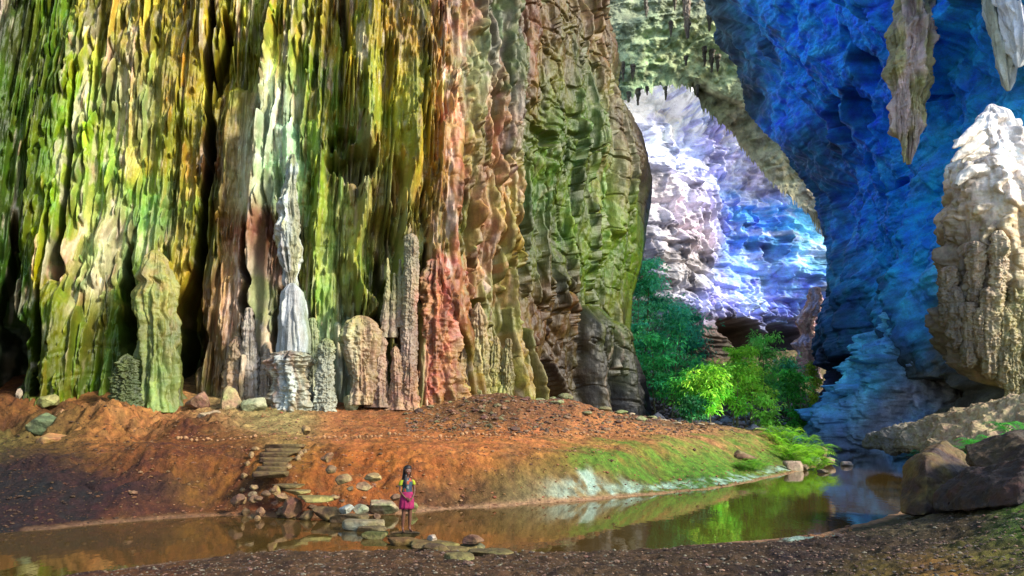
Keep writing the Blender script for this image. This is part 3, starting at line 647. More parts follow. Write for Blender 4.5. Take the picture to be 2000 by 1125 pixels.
def _k(r2): return r2 * np.log(r2 + 1e-9)
_n0 = len(_u); _A = np.zeros((_n0 + 3, _n0 + 3)); _A[:_n0, :_n0] = _k((_u[:, None] - _u) ** 2 + (_v[:, None] - _v) ** 2) + np.eye(_n0) * 2e-4
_A[:_n0, _n0:] = np.stack([np.ones(_n0), _u, _v], 1); _A[_n0:, :_n0] = _A[:_n0, _n0:].T
_c = np.linalg.solve(_A, np.concatenate([_z, [0, 0, 0]]))
def tps(x, y):
    u, v = tps_space(x, y); sh = np.shape(u); u = np.ravel(u); v = np.ravel(v)
    out = _c[_n0] + _c[_n0 + 1] * u + _c[_n0 + 2] * v
    for i in range(_n0): out += _c[i] * _k((u - _u[i]) ** 2 + (v - _v[i]) ** 2)
    return out.reshape(sh)
SHORE = [(-900, 1040), (-200, 1042), (0, 1040), (120, 1032), (230, 1020), (330, 1012), (450, 1008), (600, 1010), (750, 1006), (850, 999), (950, 991), (1050, 984), (1150, 977), (1250, 969), (1350, 959), (1430, 949), (1500, 936),
         (1555, 922), (1590, 912), (1618, 904), (1616, 893), (1600, 884), (1596, 872), (1590, 864), (1640, 858), (1720, 859), (1790, 864), (1830, 872), (1800, 905), (1775, 960), (1760, 1003), (1700, 1024), (1600, 1043), (1480, 1057),
         (1350, 1066), (1200, 1073), (1060, 1081), (950, 1088), (850, 1080), (700, 1077), (560, 1080), (450, 1086), (360, 1094), (290, 1104), (220, 1117), (120, 1128), (-100, 1150), (-900, 1200)]
_sh = np.array([P(px, py, Yat(py, 0.0))[:2] for px, py in SHORE])
def shore_d(x, y):
    sh = np.shape(x); x = np.ravel(x); y = np.ravel(y)
    x = x + 0.22 * fbm(x * .7, y * .7, 3, 3); y = y + 0.22 * fbm(x * .7, y * .7, 9, 3)
    best = np.full(x.size, 1e9); inside = np.zeros(x.size, bool)
    for i in range(len(_sh)):
        a = _sh[i]; b = _sh[(i + 1) % len(_sh)]; d = b - a; L2 = d @ d + 1e-9
        t = np.clip(((x - a[0]) * d[0] + (y - a[1]) * d[1]) / L2, 0, 1)
        best = np.minimum(best, (x - a[0] - t * d[0]) ** 2 + (y - a[1] - t * d[1]) ** 2)
        c = ((a[1] > y) != (b[1] > y)); inside ^= c & (x < (b[0] - a[0]) * (y - a[1]) / (b[1] - a[1] + 1e-12) + a[0])
    return (np.sqrt(best) * np.where(inside, -1, 1)).reshape(sh)
STZ = [CAMZ + float(ae(1000, p_)[1]) * y_ for p_, y_ in [(932, 18.9), (922, 19.4), (912, 19.85), (903, 20.25), (894, 20.65), (884, 21.1), (876, 21.5), (868, 21.9), (866, 22.3)]]
def ground_z(x, y, detail=True):
    x = np.asarray(x, float); y = np.asarray(y, float)
    d = shore_d(x, y); zt = np.clip(tps(x, y), 0.02, 15)
    z = np.where(d > 0, 0.10 * np.minimum(d, 1) + zt * sstep(0.0, 1.7 + 2.2 * sstep(6, 9, x * 22 / np.maximum(y, 7) + 3.5) * (y > 15), d), np.maximum(0.28 * d, -0.7))
    if detail:
        m = sstep(0.0, 0.8, d)
        far = sstep(30, 60, y)
        px, py = proj(x, y, z)
        bank = np.exp(-((y - 20.6) / 1.2) ** 2) * sstep(1250, 1000, px)                    # the eroded bank face is rougher
        rough = 0.45 + 1.5 * bank + 0.9 * np.exp(-((px - 1000) / 170) ** 2 - ((py - 800) / 30) ** 2) + 3.6 * sstep(520, 400, px) * np.exp(-((y - 27) / 2.6) ** 2)
        path = np.exp(-((py - 867) / 7) ** 2) * sstep(330, 380, px) * sstep(1420, 1300, px)
        rough = rough * (1 - .8 * path)
        z = z + m * (0.16 * rough * fbm(x * .7, y * .7, 1.1, 4) + 0.10 * rough * ridge(x * 1.8, y * 1.8, 2.2, 3) - .05 * rough + 0.035 * fbm(x * 5, y * 5, 4.4, 3)
                     + far * (0.9 * ridge(x * .35, y * .35, 6.6, 4) - .5))
        z = z + sstep(0, .3, d) * 0.015 * fbm(x * 9, y * 9, 7, 2)
        # bed of the stairs
        sy = np.interp(y, [18.9, 19.4, 19.85, 20.25, 20.65, 21.1, 21.5, 21.9, 22.3], STZ)
        ms = sstep(498, 512, px) * sstep(618, 604, px) * sstep(18.6, 18.9, y) * sstep(22.5, 22.2, y)
        z = z * (1 - ms) + ms * np.minimum(z, sy - .16)
        # undercut scars in the orange bank
        for cx, cy, cw, ch, dp in [(858, 902, 34, 5, .35), (905, 915, 26, 4, .3), (640, 900, 24, 4, .2), (330, 925, 60, 6, .3), (180, 940, 80, 6, .35), (720, 930, 30, 5, .2), (960, 900, 30, 4, .2)]:
            z = z - dp * np.exp(-(np.abs(px - cx) / cw) ** 4 - ((py - cy - 6 * np.sin((px - cx) / 16)) / ch) ** 2)
    return z
def build_ground():
    Yr = np.concatenate([np.linspace(-14, 6.9, 50), np.geomspace(7, 42, 620), np.geomspace(42, 140, 170)[1:]])
    A = np.linspace(-1.25, 1.25, 1150)
    x = A[None, :] * wfun(Yr)[:, None]; y = Yr[:, None] + 0 * x
    z = ground_z(x, y)
    z0 = ground_z(x, y, False)
    d = shore_d(x, y)
    px, py = proj(x, np.maximum(y, 5), z0)
    pts = [(-100, 1060, .05, .025, .01), (100, 990, .10, .045, .015), (100, 940, .08, .05, .02), (300, 960, .06, .035, .015), (300, 995, .20, .10, .04), (100, 890, .16, .08, .03), (100, 830, .12, .09, .04), (60, 860, .22, .22, .10), (110, 855, .50, .32, .14), (200, 800, .42, .24, .10), (60, 785, .26, .13, .05),
           (220, 860, .46, .24, .10), (300, 820, .50, .28, .13), (300, 900, .24, .11, .04), (400, 950, .30, .19, .06), (450, 970, .20, .09, .03), (380, 850, .22, .09, .03), (440, 820, .46, .33, .20), (500, 800, .42, .40, .22), (560, 815, .46, .42, .24), (460, 885, .28, .13, .04), (470, 940, .24, .10, .03),
           (560, 905, .40, .24, .06), (640, 920, .42, .18, .05), (680, 830, .52, .26, .12), (680, 795, .50, .26, .14), (760, 900, .50, .22, .06), (760, 940, .40, .17, .05), (760, 820, .44, .22, .10), (860, 860, .58, .28, .12), (880, 810, .34, .20, .10), (880, 920, .52, .24, .08), (870, 970, .22, .13, .07), (900, 955, .20, .12, .07),
           (950, 880, .58, .28, .11), (960, 940, .26, .22, .10), (960, 790, .24, .15, .09), (1060, 800, .36, .20, .12), (1060, 860, .60, .30, .14), (1060, 915, .30, .22, .08), (1050, 960, .30, .28, .20), (1150, 900, .30, .24, .06), (1150, 940, .34, .30, .20), (1180, 850, .62, .34, .18), (1250, 890, .48, .28, .12), (1250, 920, .16, .24, .04),
           (1350, 860, .66, .40, .24), (1350, 915, .12, .30, .03), (1430, 915, .14, .34, .03), (1430, 870, .62, .40, .24), (1500, 900, .20, .30, .05), (1500, 860, .58, .40, .22), (1560, 880, .30, .30, .08), (1580, 900, .30, .34, .16), (1280, 780, .24, .17, .15), (1350, 800, .12, .12, .07), (1450, 800, .30, .28, .20), (1550, 780, .28, .26, .18), (1500, 815, .06, .08, .07), (1620, 820, .05, .07, .13), (1680, 845, .05, .08, .10), (1700, 815, .05, .07, .12),
           (1850, 880, .08, .20, .04), (1950, 860, .20, .28, .05), (1990, 950, .16, .08, .04), (1900, 1000, .13, .10, .06), (1990, 1000, .16, .28, .05), (1985, 1050, .16, .30, .05), (1900, 1085, .24, .26, .07), (1990, 1090, .26, .26, .08), (1900, 1050, .12, .09, .06), (1750, 1020, .22, .22, .15), (1750, 1060, .12, .085, .065), (1600, 1070, .14, .10, .08), (1700, 1110, .22, .18, .06), (1850, 1120, .40, .26, .09),
           (1400, 1090, .20, .145, .10), (1200, 1110, .22, .16, .11), (1000, 1110, .25, .17, .11), (700, 1100, .26, .17, .11), (450, 1110, .24, .155, .10), (300, 1125, .26, .14, .07), (900, 1300, .24, .16, .11)]
    C = cmap(px, py, pts, 44, (14 * fbm(x * .6, y * .6, 2, 3), 7 * fbm(x * .6, y * .6, 6, 3)), 0.5)
    C = C * (1 + .30 * fbm(x * 2.2, y * 2.2, 12, 4)[..., None] + .22 * fbm(x * 9, y * 9, 17, 3)[..., None])
    g = sstep(.35, .8, fbm(x * 1.3, y * 1.3, 42, 4))[..., None]
    C = C * (1 - .4 * g) + .4 * g * np.array([.22, .16, .10]) * (C.mean(-1, keepdims=True) / .2)
    C = (np.clip(C, .004, 1) / .5) ** 1.3 * .5 * np.array([.53, .45, .31]) * (1 - .45 * sstep(440, 60, px) * (y > 14) * sstep(25.5, 23, y))[..., None] * (1 - .42 * (1 - sstep(14.5, 16, y)) * sstep(1950, 1500, px))[..., None]  # left and near banks darkened: dark mud with shade put into the colour
    lm = C.mean(-1, keepdims=True); C = lm + (C - lm) * .96
    # pale crust along the waterline, wet rim at the very edge
    farb = (y > 15) & (px > 1000) & (px < 1640)
    cr = sstep(.22, .45, d + .2 * fbm(x * 2, y * 2, 3, 3)) * sstep(1.1, .7, d + .3 * fbm(x * 1.2, y * 1.2, 8, 4)) * farb * sstep(1040, 1130, px)
    cr = cr * np.clip(0.5 + .9 * fbm(x * 3, y * 3, 31, 4), 0, 1) * .8
    gm = sstep(.7, 1.3, d + .3 * fbm(x, y, 3, 3)) * sstep(4.6, 2.6, d + 1.6 * fbm(x * .7, y * .7, 13, 4)) * farb * sstep(1040, 1180, px) * np.clip(.75 + .5 * fbm(x * 2, y * 2, 19, 3), 0, 1)
    C = C * (1 - gm[..., None] * .85) + gm[..., None] * .85 * np.array([.07, .17, .015]) * (1 + .4 * fbm(x * 5, y * 5, 2, 3))[..., None]
    C = C * (1 - np.clip(cr, 0, 1)[..., None] * .85) + np.clip(cr, 0, 1)[..., None] * .85 * np.array([.34, .50, .40])
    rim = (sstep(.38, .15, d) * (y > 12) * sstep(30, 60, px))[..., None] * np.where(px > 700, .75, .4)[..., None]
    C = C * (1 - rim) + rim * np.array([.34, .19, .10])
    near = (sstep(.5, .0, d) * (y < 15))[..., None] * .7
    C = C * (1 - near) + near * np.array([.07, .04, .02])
    V = np.stack([x, y, z], -1).reshape(-1, 3)
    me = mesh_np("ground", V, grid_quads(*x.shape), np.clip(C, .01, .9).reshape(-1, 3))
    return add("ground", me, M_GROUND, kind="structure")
build_ground()

# water
M_WATER = bpy.data.materials.new("water"); M_WATER.use_nodes = True
_N = M_WATER.node_tree.nodes; _L = M_WATER.node_tree.links; _b = _N["Principled BSDF"]
_b.inputs["Base Color"].default_value = (0.06, 0.036, 0.009, 1); _b.inputs["Roughness"].default_value = 0.035; _b.inputs["IOR"].default_value = 1.45
_b.inputs["Specular IOR Level"].default_value = 0.75
_tc = _N.new("ShaderNodeTexCoord"); _mp = _N.new("ShaderNodeMapping"); _mp.inputs["Scale"].default_value = (1, .5, 1); _L.new(_tc.outputs["Object"], _mp.inputs[0])
_no = _N.new("ShaderNodeTexNoise"); _no.inputs["Scale"].default_value = 3; _no.inputs["Detail"].default_value = 3; _L.new(_mp.outputs[0], _no.inputs[0])
_bp = _N.new("ShaderNodeBump"); _bp.inputs["Strength"].default_value = 0.06; _bp.inputs["Distance"].default_value = .05; _L.new(_no.outputs[0], _bp.inputs["Height"]); _L.new(_bp.outputs[0], _b.inputs["Normal"])
_wx = np.linspace(-60, 60, 30); _wy = np.linspace(5, 90, 30); _gx, _gy = np.meshgrid(_wx, _wy)
add("water", mesh_np("water", np.stack([_gx, _gy, 0 * _gx], -1).reshape(-1, 3), grid_quads(30, 30)), M_WATER, kind="structure")

# ------------------------------------------------------------------ separate cave formations: lathed, lobed and dripped bodies
def body_mesh(axis, Y, seed, drips=0, grit=0.0, flare=0.0, lump=0.18, flute=0.12, colfn=None, nth=150, nz=260, depth=1.0, dripL=(.15, .5), skirt=None, cauli=0.0, extra=None):
    """axis: (px, py, half width px) top to bottom; the body is closed at both ends"""
    q = []
    for px, py, hw in axis:
        p = P(px, py, Y); q.append((p[2], p[0], hw * Y / F))
    q.sort(); z = np.array([a[0] for a in q]); H = z[-1] - z[0]; rm = max(a[2] for a in q)
    Zg = np.linspace(z[0], z[-1], nz); xc = np.interp(Zg, z, [a[1] for a in q]); r = np.interp(Zg, z, [a[2] for a in q])
    ker = np.hanning(9); ker /= ker.sum()
    r = np.convolve(np.pad(r, 4, mode='edge'), ker, 'valid'); xc = np.convolve(np.pad(xc, 4, mode='edge'), ker, 'valid')
    top = np.sqrt(np.clip(1 - (1 - np.minimum((z[-1] - Zg) / (r + 1e-3), 1)) ** 2, 0, 1)) if axis[0][2] > 3 else np.minimum((z[-1] - Zg) / (r + .02), 1)
    bot = np.sqrt(np.clip(1 - (1 - np.minimum((Zg - z[0]) / (r + 1e-3), 1)) ** 2, 0, 1)) if axis[-1][2] < 6 else 1 + 0 * Zg
    if flare: r = r * (1 + flare * np.exp(-(Zg - z[0]) / (.07 * H)))
    r = r * top * bot
    th = np.linspace(0, 2 * np.pi, nth, endpoint=False)
    T, ZZ = np.meshgrid(th, Zg); Rr = r[:, None] + 0 * T
    Fh = np.zeros_like(Rr); Tn = np.ones(Rr.shape + (3,)); R = random.Random(seed)
    for k in range(drips):
        t0 = R.uniform(0, 2 * np.pi); zt = R.uniform(z[0] + .05 * H, z[-1]); ln = H * R.uniform(*dripL); wd = R.uniform(.07, .22) * rm
        t = np.clip((zt - Zg) / ln, 0, 1)[:, None]; wt = wd * (0.5 + .5 * np.sin(np.pi * np.minimum(t * 1.6, 1) * .5)) * (1 - t ** 3) ** .6 + 1e-4
        dt = (T - t0 + np.pi + .25 * noise3(ZZ * 1.2, k, .5)) % (2 * np.pi) - np.pi
        x = np.abs(dt * np.maximum(Rr, rm * .15)) / wt
        h = (zt > Zg)[:, None] * R.uniform(.08, .22) * rm * sstep(0, .25, t) * (1 - t ** 4) ** .5 * np.sqrt(np.clip(1 - x ** 2, 0, 1))
        m = h > Fh; Fh = np.where(m, h, Fh); f = R.uniform(.75, 1.35); Tn[m & (h > .01)] = f
    cx, sx = np.cos(T), np.sin(T)
    s = 1 / max(rm, .2)
    nx, ny, nz_ = cx * Rr * s, sx * Rr * s, ZZ * s
    o = seed * 3.1
    amp = rm * np.minimum(Rr / (rm * .4), 1)
    Rr2 = Rr + Fh * np.minimum(Rr / (rm * .3), 1) + amp * (lump * fbm(nx * 1.1 + o, ny * 1.1, nz_ * .9, 4) + flute * fbm(cx * 4 + o, sx * 4, nz_ * .25, 3) + lump * .45 * fbm(nx * 4 + o, ny * 4, nz_ * 3, 4))
    if cauli: Rr2 = Rr2 + amp * cauli * (np.abs(fbm(nx * 3.2 + o, ny * 3.2, nz_ * 2.6, 3)) + .5 * ridge(nx * 6 + o, ny * 6, nz_ * 5, 3))
    if grit:
        gx, gy = xc[:, None] + cx * Rr, Y + sx * Rr * depth; k1 = np.minimum(Rr / (rm * .3), 1) * grit
        Rr2 = Rr2 + k1 * (.55 * fbm(gx * 1.1, gy * 1.1, ZZ * 1.1, 5) + .5 * terr(2 * fbm(gx * .5, gy * .5, ZZ * .7, 4), .5) + .35 * ridge(gx * 1.4, gy * 1.4, ZZ * 1.4, 4))
    Rr2 = np.maximum(Rr2, 0.002)
    X = xc[:, None] + cx * Rr2; Yv = Y + sx * Rr2 * depth
    V = np.stack([X, Yv, ZZ], -1).reshape(-1, 3)
    px, py = proj(X, Yv, ZZ)
    C = colfn(px, py, X, Yv, ZZ) * Tn
    C = C * (1 + .3 * fbm(X * 2.5 * s * rm, Yv * 2.5, ZZ * .8, 4)[..., None])
    Q = grid_quads(nz, nth, True)
    n = len(V); V = np.concatenate([V, [[xc[0], Y, z[0]], [xc[-1], Y, z[-1]]]])
    tri = []
    for i in range(nth):
        j = (i + 1) % nth
        tri.append([n, j, i, i]); tri.append([n + 1, (nz - 1) * nth + i, (nz - 1) * nth + j, (nz - 1) * nth + j])
    C = C.reshape(-1, 3); C = np.concatenate([C, C[:1], C[-1:]])
    tri = np.array(tri, np.int32)
    return V, Q, tri, np.clip(C, .01, .9)
def body(name, label, cat, axis, Y, seed, mat=None, parent=None, group=None, **kw):
    cf = kw.pop('col', None)
    if callable(cf): colfn = cf
    else:
        cs = np.array(cf, float)
        def colfn(px, py, X, Yv, Z):
            if cs.ndim == 1: return np.zeros(px.shape + (3,)) + cs
            n = len(cs); w = fbm(X * 1.1, Yv * 1.1, Z * .45, 3) * .9 + .5
            w = np.clip(w, 0, .999) * (n - 1); i = w.astype(int); f = (w - i)[..., None]; f = f * f * (3 - 2 * f)
            return cs[i] * (1 - f) + cs[i + 1] * f
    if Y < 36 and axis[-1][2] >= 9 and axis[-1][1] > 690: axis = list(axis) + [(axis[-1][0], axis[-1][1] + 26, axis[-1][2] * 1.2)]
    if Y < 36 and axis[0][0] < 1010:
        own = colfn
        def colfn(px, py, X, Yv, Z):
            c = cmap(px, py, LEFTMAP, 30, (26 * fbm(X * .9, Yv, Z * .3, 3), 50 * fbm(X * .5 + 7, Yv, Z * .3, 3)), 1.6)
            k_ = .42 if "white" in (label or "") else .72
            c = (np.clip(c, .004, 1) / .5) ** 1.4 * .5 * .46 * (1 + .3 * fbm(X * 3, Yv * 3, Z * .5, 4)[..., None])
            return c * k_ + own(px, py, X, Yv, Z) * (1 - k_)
    V, Q, tri, C = body_mesh(axis, Y, seed, colfn=colfn, **kw)
    me = bpy.data.meshes.new(name)
    faces = [tuple(q) for q in Q.tolist()] + [tuple(dict.fromkeys(t)) for t in tri.tolist()]
    me.from_pydata(V.tolist(), [], faces); me.polygons.foreach_set("use_smooth", [True] * len(faces))
    at = me.color_attributes.new("Col", 'FLOAT_COLOR', 'POINT'); c = np.ones((len(V), 4), np.float32); c[:, :3] = C; at.data.foreach_set("color", c.ravel())
    pass
    px, py, hw = axis[-1] if axis[-1][1] > axis[0][1] else axis[0]
    org = P(px, py, Y)
    return add(name, me, mat or M_FORM, parent, label, cat, group, origin=org)

WH, TAN, PK, OL, YG, GY, BR = (.66, .70, .70), (.50, .38, .22), (.60, .42, .34), (.26, .30, .08), (.42, .42, .12), (.34, .40, .42), (.22, .13, .07)
body("stalagmite", "smooth white bullet-shaped stalagmite in the middle of the flowstone wall", "stalagmite", [(571, 552, 8), (573, 570, 20), (574, 610, 24), (573, 690, 30)], 31.6, 1,
     drips=26, lump=.05, flute=.10, col=[(.24, .27, .27), (.32, .38, .42), (.20, .24, .18)], dripL=(.4, .9))
body("hanging_flowstone", "white tufted drapery cone hanging above the bullet-shaped stalagmite", "flowstone", [(572, 300, 5), (570, 350, 9), (566, 385, 13), (563, 400, 19), (567, 425, 16), (561, 445, 22), (563, 470, 20), (567, 505, 15), (569, 540, 10), (573, 575, 8)], 32.0, 2,
     drips=110, lump=.22, flute=.26, col=[(.22, .21, .17), (.34, .38, .42), (.19, .20, .09)])
body("flowstone_pedestal", "knobbly tan pedestal with pale fluted skirt under the white stalagmite", "flowstone", [(570, 684, 28), (572, 700, 38), (566, 716, 26), (570, 745, 24), (574, 798, 33)], 31.2, 3,
     drips=50, lump=.14, flute=.22, cauli=.25, col=[(.20, .14, .06), (.26, .26, .20), (.12, .06, .03), (.30, .35, .34)])
body("stalagmite", "broad green hooded stalagmite with dripping ledges left of the wide dark cleft", "stalagmite", [(302, 488, 6), (303, 503, 20), (300, 545, 30), (308, 556, 24), (302, 575, 34), (300, 610, 30), (308, 625, 28), (306, 700, 30), (306, 780, 38)], 30.3, 4,
     drips=70, lump=.16, flute=.16, col=[(.12, .17, .02), (.24, .24, .05), (.11, .20, .06), (.24, .14, .06)])
body("stalagmite", "dark fir-shaped stalagmite standing left of the green hooded one", "stalagmite", [(249, 690, 3), (248, 705, 9), (246, 740, 15), (244, 782, 20)], 29.0, 5, drips=20, lump=.2, flute=.05, cauli=.35, col=[(.04, .05, .015), (.09, .09, .025)])
body("stalagmite", "blue-grey blunt column standing left of the red rock mass", "stalagmite", [(803, 456, 7), (803, 468, 13), (801, 560, 13), (799, 640, 12), (797, 720, 15)], 32.5, 6, drips=14, lump=.12, flute=.08, cauli=.15, col=[(.12, .15, .14), (.19, .20, .15)])
for i, (a, lab) in enumerate([([(757, 503, 1.5), (757, 540, 4), (755, 600, 7), (752, 660, 11)], "thin ochre needle stalagmite, left one of three in the yellow niche"),
          ([(770, 532, 2), (770, 570, 5), (768, 660, 10)], "short grey needle stalagmite, middle one of three in the yellow niche"),
          ([(781, 505, 1.5), (781, 550, 4.5), (781, 640, 9)], "thin brown needle stalagmite, right one of three in the yellow niche")]):
    body("stalagmite", lab, "stalagmite", a, 32.6, 10 + i, nth=60, nz=120, drips=6, lump=.2, flute=.05, col=[(.26, .19, .06), (.20, .21, .16)], group="needle stalagmites in the yellow niche")
body("flowstone_bulb", "bulbous pale flowstone like an elephant head on two stumpy legs", "flowstone", [(704, 616, 14), (704, 630, 27), (702, 660, 33), (702, 690, 27), (704, 715, 21), (706, 740, 17), (706, 765, 19)], 31.9, 14,
     drips=44, lump=.14, flute=.18, cauli=.12, col=[(.26, .20, .07), (.40, .25, .15), (.17, .18, .04)])
body("stalagmite", "stubby blue-grey stalagmite at the wall foot left of the elephant-like bulb", "stalagmite", [(637, 660, 5), (637, 672, 11), (636, 720, 13), (634, 806, 18)], 31, 15, drips=12, lump=.18, flute=.08, cauli=.2, col=[(.18, .20, .18), (.12, .14, .11), (.09, .11, .04)])
body("flowstone_column", "rust-red lumpy flowstone column with small dark cave at its foot", "flowstone", [(852, 505, 8), (852, 530, 18), (855, 600, 24), (850, 660, 33), (852, 730, 36), (858, 790, 42)], 34.0, 16,
     drips=46, lump=.22, flute=.14, cauli=.14, col=[(.22, .065, .03), (.27, .09, .04), (.15, .05, .025), (.24, .14, .06)])
for k, (a, c, lab) in enumerate([
        ([(487, 600, 5), (487, 640, 12), (490, 790, 20)], (.42, .40, .34), "knobbly grey stalagmite right of the wide dark cleft"),
        ([(463, 655, 5), (462, 690, 14), (460, 800, 24)], (.46, .34, .22), "squat brown stalagmite at the foot of the pink flowstone"),
        ([(521, 680, 4), (520, 715, 9), (518, 790, 15)], (.40, .30, .18), "small brown stalagmite left of the knobbly pedestal"),
        ([(611, 620, 4), (611, 650, 9), (612, 780, 15)], (.40, .42, .30), "slim mossy stalagmite right of the knobbly pedestal"),
        ([(745, 655, 3), (744, 675, 9), (742, 715, 12), (742, 770, 18)], (.44, .38, .30), "lumpy grey stalagmite right of the elephant-like bulb"),
        ([(772, 675, 3), (772, 690, 9), (776, 720, 12), (778, 775, 18)], (.50, .34, .20), "lumpy tan stalagmite second to the right of the elephant-like bulb"),
        ([(800, 700, 4), (800, 715, 10), (800, 785, 16)], (.34, .24, .14), "dark brown stalagmite at the foot of the blue-grey column"),
        ([(905, 600, 5), (905, 625, 15), (905, 680, 20), (902, 785, 26)], (.52, .36, .26), "pinkish lobed stalagmite right of the red rock mass"),
        ([(935, 590, 4), (935, 610, 12), (938, 700, 20), (940, 785, 26)], (.44, .40, .22), "yellow-grey lobed stalagmite two right of the red rock mass"),
        ([(968, 655, 3), (968, 680, 8), (966, 780, 14)], (.44, .44, .10), "thin yellow stalagmite at the right end of the coloured flowstone"),
        ([(993, 660, 4), (992, 700, 10), (990, 780, 16)], (.30, .34, .10), "small green stalagmite where the bare olive face begins")]):
    a = [(p_[0], p_[1], p_[2] * .82) for p_ in a]
    body("stalagmite", lab, "stalagmite", a, 32.2 if a[0][0] < 840 else 35.2, 20 + k, flare=.6, nth=80, nz=130, drips=22, lump=.22, flute=.2, cauli=.12, col=[tuple(v ** 1.4 * .75 for v in c), tuple(v ** 1.4 * .45 for v in c), tuple(v ** 1.4 * 1.1 for v in c)], group="stalagmites along the foot of the wall")

# right-hand giants
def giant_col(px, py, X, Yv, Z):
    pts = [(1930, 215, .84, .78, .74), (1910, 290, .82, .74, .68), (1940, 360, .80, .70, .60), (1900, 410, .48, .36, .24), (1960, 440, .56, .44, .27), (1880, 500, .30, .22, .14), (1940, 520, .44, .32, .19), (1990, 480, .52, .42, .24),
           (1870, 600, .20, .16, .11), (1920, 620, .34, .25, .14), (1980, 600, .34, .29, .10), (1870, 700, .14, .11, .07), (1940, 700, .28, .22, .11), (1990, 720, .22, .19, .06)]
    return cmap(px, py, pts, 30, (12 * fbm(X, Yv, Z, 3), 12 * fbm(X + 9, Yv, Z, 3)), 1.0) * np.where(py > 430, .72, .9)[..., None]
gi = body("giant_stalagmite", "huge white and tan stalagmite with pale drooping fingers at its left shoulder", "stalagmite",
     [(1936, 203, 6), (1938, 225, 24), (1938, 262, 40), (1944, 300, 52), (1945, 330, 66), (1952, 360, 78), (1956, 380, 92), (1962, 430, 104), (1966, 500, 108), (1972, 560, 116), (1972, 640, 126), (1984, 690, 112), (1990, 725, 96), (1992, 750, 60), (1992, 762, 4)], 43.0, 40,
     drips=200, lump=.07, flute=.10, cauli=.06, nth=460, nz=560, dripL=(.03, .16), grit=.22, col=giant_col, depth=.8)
for k, a in enumerate([[(1918, 238, 10), (1893, 262, 10), (1872, 280, 7), (1860, 290, 2)], [(1920, 262, 11), (1895, 288, 11), (1872, 304, 7), (1858, 316, 2)],
                       [(1925, 290, 12), (1900, 304, 10), (1884, 309, 6), (1878, 318, 2)], [(1925, 330, 14), (1894, 335, 14), (1876, 350, 9), (1868, 362, 3)]]):
    # a drooping finger: a tapering tube along its own path
    pts3 = [P(px, py, 40.6 + .3 * k) for px, py, w_ in a]; rr = [w_ * 40.6 / F for _, _, w_ in a]
    t = np.linspace(0, 3, 40); c = np.stack([np.interp(t, range(4), [p[i] for p in pts3]) for i in range(3)], 1); r = np.interp(t, range(4), rr)
    ker = np.hanning(9); ker /= ker.sum()
    for i in range(3): c[:, i] = np.convolve(np.pad(c[:, i], 4, mode='edge'), ker, 'valid')
    d = np.gradient(c, axis=0) + 1e-6; d /= np.linalg.norm(d, axis=1)[:, None]; u = np.cross(d, [0, 1, 0]); u /= np.linalg.norm(u, axis=1)[:, None]; v = np.cross(d, u)
    th = np.linspace(0, 2 * np.pi, 28, endpoint=False)
    R_ = r[:, None] * (1 + .25 * fbm(t[:, None] * 2, np.cos(th)[None] * 2, np.sin(th)[None] * 2 + k, 3))
    V = c[:, None, :] + R_[..., None] * (np.cos(th)[None, :, None] * u[:, None, :] + np.sin(th)[None, :, None] * v[:, None, :])
    Cc = np.zeros(V.shape) + (.84, .78, .70)
    me = mesh_np("drooping_finger", V.reshape(-1, 3), grid_quads(40, 28, True), Cc.reshape(-1, 3))
    o = add("drooping_finger", me, M_FORM, origin=gi.location); o.parent = gi; o.location = (0, 0, 0)
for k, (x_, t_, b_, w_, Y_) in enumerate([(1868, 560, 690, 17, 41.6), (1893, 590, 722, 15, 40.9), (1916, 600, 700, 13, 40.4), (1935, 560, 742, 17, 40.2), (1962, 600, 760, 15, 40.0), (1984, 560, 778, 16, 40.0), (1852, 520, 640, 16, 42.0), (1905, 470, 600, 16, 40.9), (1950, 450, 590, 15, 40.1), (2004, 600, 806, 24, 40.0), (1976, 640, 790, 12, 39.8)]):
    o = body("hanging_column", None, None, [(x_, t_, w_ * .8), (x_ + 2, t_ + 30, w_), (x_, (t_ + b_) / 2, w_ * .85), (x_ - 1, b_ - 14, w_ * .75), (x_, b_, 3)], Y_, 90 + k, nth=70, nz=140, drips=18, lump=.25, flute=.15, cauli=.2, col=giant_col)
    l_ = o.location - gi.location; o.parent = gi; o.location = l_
def hang_col(c1, c2):
    def f(px, py, X, Yv, Z):
        w = sstep(-.3, .5, fbm(X * .8, Yv * .8, Z * .3, 3))[..., None]
        return np.array(c1) * w + np.array(c2) * (1 - w)
    return f
body("stalactite", "long shaggy tan and pink stalactite cluster hanging before the blue wall", "stalactite", [(1782, -80, 30), (1785, 20, 22), (1786, 40, 27), (1784, 58, 40), (1784, 100, 32), (1779, 118, 33), (1776, 140, 37), (1781, 185, 25), (1776, 205, 26), (1777, 232, 16), (1774, 250, 16), (1777, 272, 8), (1775, 322, 2)], 50.0, 50,
     drips=190, lump=.16, flute=.34, cauli=.06, grit=.05, nth=260, nz=460, dripL=(.06, .30), col=hang_col((.46, .34, .30), (.32, .28, .12)))
sc_ = [o for o in COL.objects if o.get("label", "").startswith("long shaggy")][0]
for k, (x_, t_, b_, w_, Y_) in enumerate([(1757, 90, 275, 9, 49.6), (1797, 110, 250, 9, 49.4), (1766, 170, 318, 7, 49.3), (1806, 40, 175, 9, 49.8), (1788, 180, 296, 8, 49.2), (1770, 60, 235, 10, 49.1), (1760, 20, 140, 12, 49.4)]):
    o = body("side_drip", None, None, [(x_, t_, w_ * .5), (x_ + 1, t_ + 25, w_), (x_ + 2, (t_ + b_) / 2, w_ * .75), (x_, b_ - 22, w_ * .35), (x_, b_, 1)], Y_, 190 + k, nth=40, nz=120, drips=12, lump=.3, flute=.3, col=hang_col((.46, .34, .30), (.34, .30, .13)))
    l_ = o.location - sc_.location; o.parent = sc_; o.location = l_
